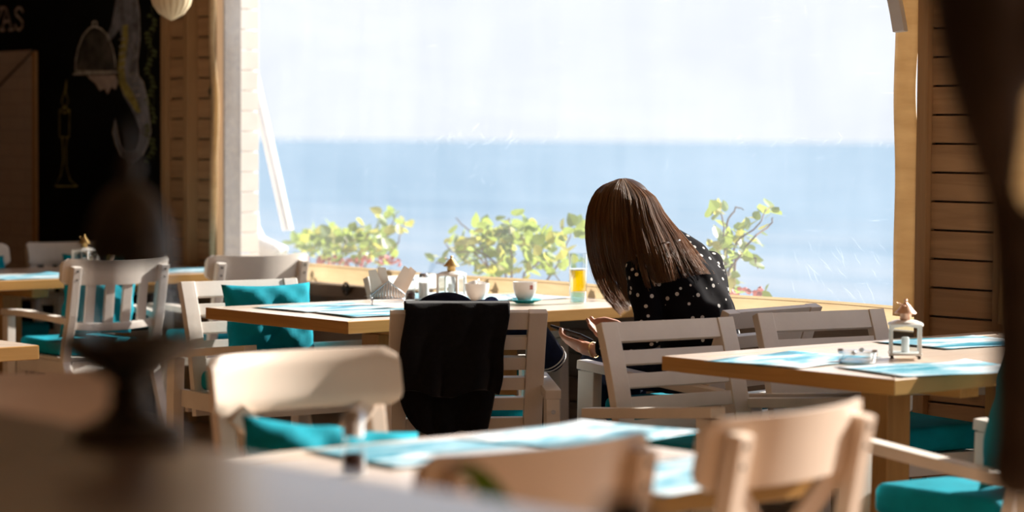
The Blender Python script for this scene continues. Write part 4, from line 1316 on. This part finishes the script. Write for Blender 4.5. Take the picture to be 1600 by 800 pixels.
for k in (0.012, 0.026):
    c_ = Vector((0.286, -0.105, 0.662))+ax*k
    p_ = ax.orthogonal().normalized(); q_ = ax.cross(p_)
    rr_ = 0.0525-0.002*k/0.012
    obj('cuff_stripe', tube('cuff_stripe', [c_+(p_*math.cos(a)+q_*math.sin(a))*rr_ for a in [2*math.pi*i/24 for i in range(24)]], 0.0022, 6, closed=True), M['stripe'], slv, label='thin white cuff stripe')
scf = tag(obj('scarf', remeshed('scarf', (lambda b: (addell(b, (0.05, -0.275, 0.838), (0.05, 0.022, 0.018)), addell(b, (0.075, -0.262, 0.845), (0.025, 0.025, 0.02)), addell(b, (0.02, -0.27, 0.836), (0.03, 0.02, 0.012)), b)[-1])(bmesh.new()), 0.005, 3), M['bluecloth'], None),
          'blue patterned scarf bunched on the armchair top beside the coat', 'scarf')
onchair(scf)

# ------------------------------------------------------------------ foreground parapet and what stands on it
LZ = 1.02
lg_ = struct(obj('trim_%d' % (tn[0]+1), box('parapet_cap', -4.5, 2.5, 1.02, 1.49, LZ-0.05, LZ, 0.02), M['ledge']))
struct(obj('wall_parapet', box('wall_parapet', -4.5, 2.5, 1.10, 1.42, 0, LZ-0.051, 0.0), M['plank']))
lpz = UZ(203, 690, LZ)
fl = thing('bronze_lantern', 'tall dark bronze candle lantern with pedestal foot on the parapet', 'lantern', (lpz.x, lpz.y-0.0, LZ+0.001))
obj('pedestal', lathe('pedestal', [(0.062, 0), (0.064, 0.008), (0.058, 0.016), (0.040, 0.024), (0.026, 0.034), (0.021, 0.046), (0.024, 0.056), (0.019, 0.062), (0.021, 0.068)], 32), M['darkmetal'], fl)
obj('bowl', lathe('bowl', [(0.022, 0.0682), (0.040, 0.078), (0.066, 0.094), (0.080, 0.108), (0.084, 0.116), (0.080, 0.116), (0.058, 0.098), (0.02, 0.084)], 36), M['darkmetal'], fl)
obj('glass_chimney', lathe('glass_chimney', [(0.046, 0.092), (0.052, 0.12), (0.050, 0.16), (0.046, 0.199), (0.045, 0.199), (0.049, 0.16), (0.051, 0.12), (0.045, 0.093)], 32), M['thinglass'], fl)
for k in range(6):
    a = k*math.pi/3
    pts = [(0.060*math.cos(a), 0.060*math.sin(a), 0.100), (0.060*math.cos(a), 0.060*math.sin(a), 0.15), (0.054*math.cos(a), 0.054*math.sin(a), 0.205)]
    obj('cage_rib', tube('cage_rib', pts, 0.0016, 6), M['darkmetal'], fl)
obj('dome_lid', lathe('dome_lid', [(0.047, 0.2000), (0.048, 0.206), (0.046, 0.232), (0.038, 0.258), (0.025, 0.278), (0.012, 0.288), (0.008, 0.292)], 32, flute=12, famp=0.05), M['darkmetal'], fl)
obj('finial', lathe('finial', [(0.006, 0.2915), (0.012, 0.300), (0.013, 0.308), (0.006, 0.318), (0.009, 0.328), (0.006, 0.342), (0.001, 0.360)], 20), M['darkmetal'], fl)
# forked dark timber in front on the right
ft = thing('forked_timber', 'dark rough forked timber standing upright on the parapet', 'timber', UZ(1596, 1010, 0.0) if False else (0, 0, 0))
fd = 2.3
def F(px, py): return UF(px, py, fd)
base = F(1592, 800); base.z = LZ
ft.location = base
bm = bmesh.new()
def limb(pts, rads):
    addchain(bm, [Vector(p) for p in pts], rads, 10)
limb([Vector((base.x, base.y, LZ+0.03)), F(1594, 700), F(1594, 560), F(1592, 430), F(1585, 370)], [0.032, 0.029, 0.028, 0.029, 0.027])
limb([F(1585, 380), F(1562, 300), F(1550, 180), F(1535, 60), F(1525, -60), F(1500, -240)], [0.026, 0.017, 0.034, 0.046, 0.050, 0.048])
limb([F(1588, 400), F(1618, 400), F(1660, 330), F(1720, 200)], [0.026, 0.024, 0.022, 0.02])
limb([F(1545, 130), F(1590, 80), F(1660, 20)], [0.036, 0.034, 0.03])
fm_ = remeshed('forked_limb', bm, 0.007, 4)
fo = obj('forked_limb', fm_, M['driftwood']); fo.parent = ft; fo.matrix_parent_inverse = Matrix.Translation(base).inverted()
# small black pot on the parapet, leafy plant on the floor beyond it
pp = UF(978, 800, 1.95); pp.z = LZ+0.001
bp = thing('black_pot', 'small black pot standing on the parapet', 'pot', pp)
obj('pot_wall', lathe('pot_wall', [(0.017, 0), (0.018, 0.003), (0.020, 0.040), (0.0215, 0.042), (0.0215, 0.049), (0.019, 0.049), (0.018, 0.042), (0.004, 0.041)], 24), M['blackmetal'], bp)
pp = UF(850, 800, 2.85); pp.z = 0.001
pl_ = thing('potted_plant', 'potted plant with a long green leaf rising beyond the parapet', 'plant', pp)
obj('pot', lathe('pot', [(0.10, 0), (0.105, 0.01), (0.13, 0.22), (0.14, 0.225), (0.14, 0.25), (0.125, 0.25), (0.12, 0.21), (0.02, 0.20)], 28), M['blackmetal'], pl_)
def bigleaf(p0, p1, p2, wid):
    vs, fs = [], []
    n = 14
    for i in range(n+1):
        t = i/n
        p = p0*(1-t)**2+p1*2*t*(1-t)+p2*t*t
        d = (p1-p0)*(1-t)+(p2-p1)*t
        sd_ = d.cross(Vector((-SY, CY, 0.1))).normalized()
        wv = wid*max(0.03, math.sin(math.pi*min(1, t*0.9+0.06)))*(0.15 if t < 0.25 else 1)
        vs += [p-sd_*wv+Vector((-SY, CY, 0))*wv*0.4, p, p+sd_*wv+Vector((-SY, CY, 0))*wv*0.4]
    for i in range(n):
        a = i*3
        fs += [(a, a+1, a+4, a+3), (a+1, a+2, a+5, a+4)]
    o = obj('leaf', mesh('plant_leaf', vs, fs, True), M['plantgreen'], pl_)
    s_ = o.modifiers.new('s', 'SOLIDIFY'); s_.thickness = 0.0012
    return o
c0 = Vector((0, 0, 0.20))
bigleaf(c0, UF(858, 860, 2.85)-pp+Vector((0, 0, 0.10)), UF(714, 729, 2.88)-pp, 0.025)
bigleaf(c0, Vector((0.05, -0.06, 0.55)), Vector((0.20, -0.12, 0.66)), 0.02)
bigleaf(c0, Vector((0.05, 0.06, 0.5)), Vector((0.17, 0.14, 0.62)), 0.02)
bigleaf(c0, Vector((-0.04, -0.06, 0.5)), Vector((-0.15, -0.15, 0.60)), 0.02)

# ------------------------------------------------------------------ the woman
V = Vector
WY = 5.625
wl = V((-5.62, WY, 0.0))
wm = thing('person', 'person with long brown hair and a polka-dot blouse bent over a phone', 'person', wl)
def wpart(name, me, mat, label=None, parent=None):
    o = obj(name, me, mat, parent or wm, label=label)
    o.matrix_parent_inverse = Matrix.Translation(wl).inverted()
    return o
HC = V((-5.88, WY-0.07, 1.112))                     # head centre
fd_ = V((-0.80, 0.0, -0.60)).normalized()            # where the face points
upv = V((-0.60, 0.0, 0.80)).normalized()             # crown direction
latv = V((0, -1, 0))
AX = Matrix((fd_, latv, upv)).transposed()
C7 = V((-5.745, WY-0.02, 1.01))
LS, RS = V((-5.70, WY-0.160, 0.965)), V((-5.70, WY+0.145, 0.95))
LE, RE = V((-5.635, WY-0.190, 0.735)), V((-5.67, WY+0.185, 0.75))
LW, RW = V((-5.872, 5.405, 0.668)), V((-5.875, 5.60, 0.70))
spine = [V((-5.62, WY+0.028, 0.63)), V((-5.60, WY+0.012, 0.73)), V((-5.605, WY-0.01, 0.82)), V((-5.645, WY-0.02, 0.91)), V((-5.69, WY-0.02, 0.965)), C7]
def torso(bm, grow):
    rads = [(0.108, 0.140), (0.100, 0.138), (0.100, 0.140), (0.098, 0.148), (0.082, 0.145), (0.058, 0.070)]
    n = 5
    for i in range(len(spine)-1):
        for k in range(n):
            t = k/n
            p = spine[i].lerp(spine[i+1], t)
            a = rads[i][0]*(1-t)+rads[i+1][0]*t+grow; b = rads[i][1]*(1-t)+rads[i+1][1]*t+grow
            addell(bm, p, (a, b, 0.07+grow), seg=20)
# body: one continuous surface
bm = bmesh.new()
torso(bm, -0.022)
addchain(bm, [C7, C7.lerp(HC, 0.5)+V((0, 0, -0.012)), HC], [0.050, 0.048, 0.05])
addell(bm, HC, (0.098, 0.076, 0.110), AX, 24)
addell(bm, HC+fd_*0.030-upv*0.055, (0.060, 0.056, 0.055), AX, 20)      # jaw
addell(bm, HC+fd_*0.068-upv*0.092, (0.022, 0.024, 0.018), AX, 12)      # chin
addell(bm, HC+fd_*0.102-upv*0.028, (0.016, 0.011, 0.022), AX, 12)      # nose
addell(bm, HC+fd_*0.092-upv*0.066, (0.010, 0.022, 0.007), AX, 12)      # lips
for s_ in (-1, 1):
    addell(bm, HC+latv*s_*0.078-upv*0.015, (0.020, 0.008, 0.030), AX, 12)   # ears
    addell(bm, HC+fd_*0.082+latv*s_*0.032+upv*0.022, (0.014, 0.024, 0.008), AX, 12)   # brows
for S_, E_, W_ in ((LS, LE, LW), (RS, RE, RW)):
    addchain(bm, [S_, S_.lerp(E_, 0.5), E_, E_.lerp(W_, 0.35), W_], [0.036, 0.034, 0.030, 0.030, 0.021], 6)
for s_ in (-1, 1):
    hip = V((-5.63, WY+0.03+s_*0.078, 0.60)); kn = V((-6.03, WY+0.02+s_*0.08, 0.59)); an = V((-6.02, WY+0.02+s_*0.08, 0.10)); to = V((-6.16, WY+0.02+s_*0.085, 0.03))
    addchain(bm, [hip, kn, kn.lerp(an, 0.35), an], [0.062, 0.05, 0.045, 0.032], 8)
    addchain(bm, [an+V((0.02, 0, -0.06)), to], [0.034, 0.026], 6)
def hand(bm, Wr, d, across, up, curl, thumb_side):
    d, across, up = d.normalized(), across.normalized(), up.normalized()
    AXh = Matrix((d, across, up)).transposed()
    pc_ = Wr+d*0.052
    addchain(bm, [Wr, Wr+d*0.03], [0.022, 0.024], 4)
    addell(bm, pc_, (0.048, 0.040, 0.014), AXh, 18)
    for i, ln in enumerate((0.068, 0.076, 0.072, 0.056)):
        k0 = Wr+d*(0.088-0.004*abs(i-1.3))+across*(1.5-i)*0.0195
        a1 = curl*0.55; p1 = k0+(d*math.cos(a1)+up*math.sin(a1))*ln*0.45
        a2 = curl*1.5; p2 = p1+(d*math.cos(a2)+up*math.sin(a2))*ln*0.32
        a3 = curl*2.3; p3 = p2+(d*math.cos(a3)+up*math.sin(a3))*ln*0.25
        addchain(bm, [k0-d*0.02, k0, p1, p2, p3], [0.0095, 0.0092, 0.0085, 0.0078, 0.0068], 5)
    t0 = Wr+d*0.022+across*thumb_side*0.026; t1 = t0+d*0.030+across*thumb_side*0.022+up*0.016; t2 = t1+d*0.030-across*thumb_side*0.004+up*0.016; t3 = t2+d*0.022-across*thumb_side*0.012+up*0.004
    addchain(bm, [t0, t1, t2, t3], [0.014, 0.0115, 0.0098, 0.0078], 5)
hand(bm, LW, V((-0.93, -0.24, 0.20)), V((0.10, 0.72, -0.60)), V((0.25, 0.60, 0.75)), 0.42, 1)
hand(bm, RW, V((-0.62, -0.74, 0.10)), V((-0.55, 0.52, 0.60)), V((-0.35, -0.55, 0.75)), 0.75, 1)
body = wpart('body', remeshed('body', bm, 0.0045, 3), M['skin'])
for s_ in (-1, 1):
    wpart('eye', (lambda b: (addell(b, HC+fd_*0.080+latv*s_*0.031+upv*0.004, (0.013, 0.014, 0.011), AX, 14), frombm('eye', b, True))[-1])(bmesh.new()), M['white'], parent=body)
# blouse with long sleeves
bm = bmesh.new()
torso(bm, 0.006)
for S_, E_, W_ in ((LS, LE, LW), (RS, RE, RW)):
    e2 = E_.lerp(W_, 0.82)
    addchain(bm, [C7.lerp(S_, 0.55)+V((0, 0, -0.03)), S_+V((0, 0, -0.012)), S_.lerp(E_, 0.5), E_, E_.lerp(W_, 0.4), e2], [0.055, 0.058, 0.054, 0.048, 0.044, 0.034], 7)
bme = remeshed('blouse', bm, 0.0085, 4)
for v in bme.vertices:                                # soft cloth folds
    c_ = v.co
    f_ = 0.004*math.sin(c_.y*55+c_.z*34)+0.003*math.sin(c_.z*70-c_.y*30+c_.x*40)
    v.co = c_ + v.normal*f_
wpart('blouse', bme, M['blouse'], 'black blouse with white polka dots')
bm = bmesh.new()
addell(bm, (-5.62, WY+0.03, 0.612), (0.12, 0.148, 0.085), seg=20)
for s_ in (-1, 1):
    hip = V((-5.63, WY+0.03+s_*0.078, 0.60)); kn = V((-6.03, WY+0.02+s_*0.08, 0.592)); an = V((-6.02, WY+0.02+s_*0.08, 0.13))
    addchain(bm, [hip, kn, kn.lerp(an, 0.35), an], [0.074, 0.062, 0.058, 0.048], 8)
wpart('jeans', remeshed('jeans', bm, 0.009, 4), M['jeans'], 'dark navy jeans')
for s_ in (-1, 1):
    bm = bmesh.new()
    an = V((-6.01, WY+0.02+s_*0.08, 0.078)); to = V((-6.17, WY+0.02+s_*0.085, 0.038))
    addchain(bm, [an+V((0.02, 0, -0.035)), to], [0.040, 0.034], 6); addchain(bm, [an, an+V((0, 0, 0.03))], [0.044, 0.044], 3)
    wpart('shoe', remeshed('shoe', bm, 0.007, 3), M['black'])
cb_ = V((-0.9, 0.0, -0.05)).normalized(); d_ = (LW-LE).normalized(); p_ = d_.orthogonal().normalized(); q_ = d_.cross(p_)
for k in range(16):
    a = 2*math.pi*k/16
    c_ = LW-d_*0.006+(p_*math.cos(a)+q_*math.sin(a))*0.0275
    if k == 0: br_ = wpart('bracelet', tube('bracelet', [LW-d_*0.006+(p_*math.cos(2*math.pi*i/24)+q_*math.sin(2*math.pi*i/24))*0.0262 for i in range(24)], 0.0018, 6, closed=True), M['gold'], 'gold chain bracelet')
    wpart('bead', (lambda b: (addell(b, c_, (0.0034, 0.0034, 0.0034), seg=8), frombm('bead', b, True))[-1])(bmesh.new()), M['gold'], parent=br_)
ph = obj('mobile_phone', box('mobile_phone', -0.072, 0.072, -0.036, 0.036, -0.004, 0.004, 0.003), M['phone'])
ph.matrix_world = Matrix.Translation((-5.998, 5.425, 0.716)) @ Matrix.Rotation(math.radians(8), 4, 'Z') @ Matrix.Rotation(math.radians(-20), 4, 'X') @ Matrix.Rotation(math.radians(10), 4, 'Y')
tag(ph, 'black mobile phone held in the woman\'s hands', 'phone')
# hair
G = [
 [(966, 283, 8.14), (945, 290, 8.17), (930, 312, 8.19), (927, 350, 8.20), (931, 395, 8.19), (944, 440, 8.18), (962, 476, 8.16)],
 [(962, 281, 8.06), (937, 297, 8.07), (922, 330, 8.08), (920, 375, 8.09), (929, 420, 8.09), (947, 460, 8.09), (970, 489, 8.09)],
 [(964, 280, 8.03), (944, 298, 7.99), (935, 338, 7.97), (938, 380, 7.98), (947, 420, 7.99), (961, 456, 8.0), (980, 482, 8.01)],
 [(968, 279, 8.02), (958, 303, 7.96), (955, 343, 7.935), (959, 385, 7.94), (967, 420, 7.95), (976, 450, 7.96), (987, 471, 7.97)],
 [(972, 279, 8.02), (974, 306, 7.955), (976, 345, 7.92), (979, 380, 7.90), (983, 410, 7.89), (987, 440, 7.89), (990, 464, 7.90)],
 [(975, 279, 8.03), (992, 308, 7.965), (999, 348, 7.90), (1008, 382, 7.82), (1016, 408, 7.775), (1024, 430, 7.755), (1030, 442, 7.75)],
 [(978, 279, 8.05), (1004, 304, 7.985), (1017, 338, 7.92), (1030, 370, 7.85), (1040, 398, 7.79), (1045, 420, 7.77), (1049, 438, 7.765)],
 [(980, 280, 8.08), (1013, 303, 8.03), (1033, 336, 7.97), (1054, 366, 7.90), (1070, 393, 7.84), (1083, 412, 7.825), (1094, 428, 7.82)],
 [(980, 281, 8.10), (1016, 304, 8.08), (1037, 335, 8.05), (1064, 366, 8.00), (1086, 391, 7.945), (1100, 410, 7.925), (1113, 427, 7.91)],
]
def cat(pts, n):
    out = []
    m_ = len(pts)-1
    for i in range(n+1):
        t = i/n*m_; k = min(int(t), m_-1); u = t-k
        p0, p1, p2, p3 = pts[max(k-1, 0)], pts[k], pts[k+1], pts[min(k+2, m_)]
        out.append(0.5*((2*p1)+(p2-p0)*u+(2*p0-5*p1+4*p2-p3)*u*u+(3*p1-p0-3*p2+p3)*u*u*u))
    return out
NG = 16
GW = [cat([UF(*q) for q in g_], NG) for g_ in G]
def guide(u):
    k = min(int(u), len(GW)-2); f_ = u-k
    f_ = f_*f_*(3-2*f_)
    return [GW[k][i].lerp(GW[k+1][i], f_) for i in range(NG+1)]
# under-layer: two lofted locks so that nothing shows through
def lock(name, ua, ub, inset, t0=0, t1=NG, nu=18):
    vs, fs = [], []
    for j in range(nu+1):
        g_ = guide(ua+(ub-ua)*j/nu)
        for i in range(t0, t1+1):
            p = g_[i]; away = (HC-p); away.z *= 0.2
            jag = 0.02*hsh(j*3.1, ua) if i == t1 else 0
            vs.append(p+away.normalized()*inset+V((0, 0, jag)))
    n = t1-t0+1
    for j in range(nu):
        for i in range(n-1):
            a = j*n+i
            fs.append((a, a+1, a+n+1, a+n))
    me = mesh(name, vs, fs, True)
    at = me.attributes.new('strand', 'FLOAT', 'POINT')
    for k in range(len(vs)): at.data[k].value = 0.10
    o = wpart(name, me, M['hair'])
    sm = o.modifiers.new('s', 'SOLIDIFY'); sm.thickness = 0.012; sm.offset = 0
    return o
lock('hair_lock', 0.0, 4.15, 0.014, 0, NG-4)
lock('hair_lock', 3.9, 8.0, 0.014, 0, NG-6)
bm = bmesh.new()
addell(bm, HC-fd_*0.012+upv*0.010, (0.106, 0.090, 0.112), AX, 28)
for v in bm.verts:                                     # the cap stops at the hairline
    pass
dele = [v for v in bm.verts if (v.co-HC).dot(fd_) > 0.055 and (v.co-HC).dot(upv) < 0.045]
bmesh.ops.delete(bm, geom=dele, context='VERTS')
cm_ = frombm('hair_cap', bm, True)
at = cm_.attributes.new('strand', 'FLOAT', 'POINT')
for k in range(len(cm_.vertices)): at.data[k].value = 0.1
wpart('hair_cap', cm_, M['hair'])
hr = random.Random(3)
NT = 480
TAB = [guide(8.0*k/NT-1e-6 if k else 0.0) for k in range(NT+1)]
OUT = []
for g_ in TAB:
    row = []
    for p in g_:
        o_ = p-HC; o_.z *= 0.2
        row.append(o_.normalized())
    OUT.append(row)
vs, fs, av = [], [], []
for sidx in range(5200):
    u = hr.uniform(0.0, 1.0)
    lay = hr.uniform(-0.006, 0.010)
    end = min(NG, int(NG*hr.uniform(0.74, 1.10)))
    ph1, ph2 = hr.uniform(0, 6.28), hr.uniform(0, 6.28)
    stray = 1.0 if hr.random() > 0.07 else 3.2
    lockid = int(u*74)
    colv = min(1, max(0, 0.25+0.5*hsh(lockid, 5)+hr.gauss(0.0, 0.16)))
    rad = hr.uniform(0.0005, 0.0009)
    lx = 0.006*(hsh(lockid, 8)-0.5)*2
    cu = (lockid+0.5)/74
    b0 = len(vs); n_ = 0
    for i in range(end+1):
        t = i/NG
        uu = u+(cu-u)*0.75*t*t
        k = min(NT, max(0, int(uu*NT+0.5)))
        p = TAB[k][i]; q = OUT[k][i]
        a = lay*min(1, t*6)+0.003*stray*t*math.sin(ph1+t*5)+lx*t
        b = 0.004*stray*t*math.sin(ph2+t*4)+0.5*lx*t
        x, y, z = p.x+q.x*a+CY*b, p.y+q.y*a+SY*b, p.z+q.z*a
        r_ = rad*(1-0.6*t)
        vs += [(x-CY*r_, y-SY*r_, z), (x+CY*r_, y+SY*r_, z), (x+SY*r_, y-CY*r_, z+0.3*r_)]
        av += [colv]*3; n_ += 1
    for i in range(n_-1):
        a = b0+i*3
        fs += [(a, a+1, a+4, a+3), (a+1, a+2, a+5, a+4), (a+2, a, a+3, a+5)]
hm = mesh('hair_strands', vs, fs, True)
at = hm.attributes.new('strand', 'FLOAT', 'POINT')
at.data.foreach_set('value', av)
ho = wpart('hair_strands', hm, M['hair'])
ho['kind'] = 'stuff'

# scuffs and creases in the vinyl
sr = random.Random(21)
bm = bmesh.new()
def scuff(x, y, ln, ang, wd):
    pts = [UY(x+ln*math.cos(ang)*(k/4-0.5)+1.0*math.sin(k*2+x), y-ln*math.sin(ang)*(k/4-0.5), W+0.016) for k in range(5)]
    ww_ = [0.15, 0.8, 1.0, 0.8, 0.15]
    L, R_ = [], []
    for k, p in enumerate(pts):
        d = (pts[min(k+1, 4)]-pts[max(k-1, 0)]).normalized(); q = V((d.z, 0, -d.x))*wd*ww_[k]/2
        L.append(bm.verts.new(p+q)); R_.append(bm.verts.new(p-q))
    for k in range(4):
        bm.faces.new((L[k], L[k+1], R_[k+1], R_[k]))
for k in range(46):
    x = sr.choice([sr.uniform(418, 560), sr.uniform(560, 900), sr.uniform(680, 860), sr.uniform(1050, 1390)])
    scuff(x, 217+(x-420)*0.006+sr.gauss(0, 7), sr.uniform(8, 24), sr.choice([0.9, 1.1, 2.1, 0.7]), sr.uniform(0.002, 0.0045))
for k in range(26):
    scuff(sr.uniform(1230, 1398), sr.uniform(380, 478), sr.uniform(12, 40), sr.uniform(1.8, 2.6), sr.uniform(0.0015, 0.003))
for k in range(14):
    scuff(sr.uniform(430, 900), sr.uniform(240, 330), sr.uniform(8, 18), sr.uniform(0.4, 2.4), sr.uniform(0.0015, 0.003))
M['scuff'] = glassmat('vinyl_scuff', (0.96, 0.97, 1.0), 0.3, 0.6)
_t = M['scuff'].node_tree
_tl = _t.nodes.new('ShaderNodeBsdfTranslucent'); _tl.inputs['Color'].default_value = (0.9, 0.93, 1, 1)
_mx = [n for n in _t.nodes if n.type == 'MIX_SHADER'][0]
for l_ in list(_t.links):
    if l_.to_node == _mx and l_.to_socket == _mx.inputs[0]: _t.links.remove(l_)
_mx.inputs[0].default_value = 0.08
_t.links.new(_tl.outputs[0], _mx.inputs[2])
so_ = obj('vinyl_scuffs', frombm('vinyl_scuffs', bm), M['scuff'], win1)
so_['kind'] = 'stuff'
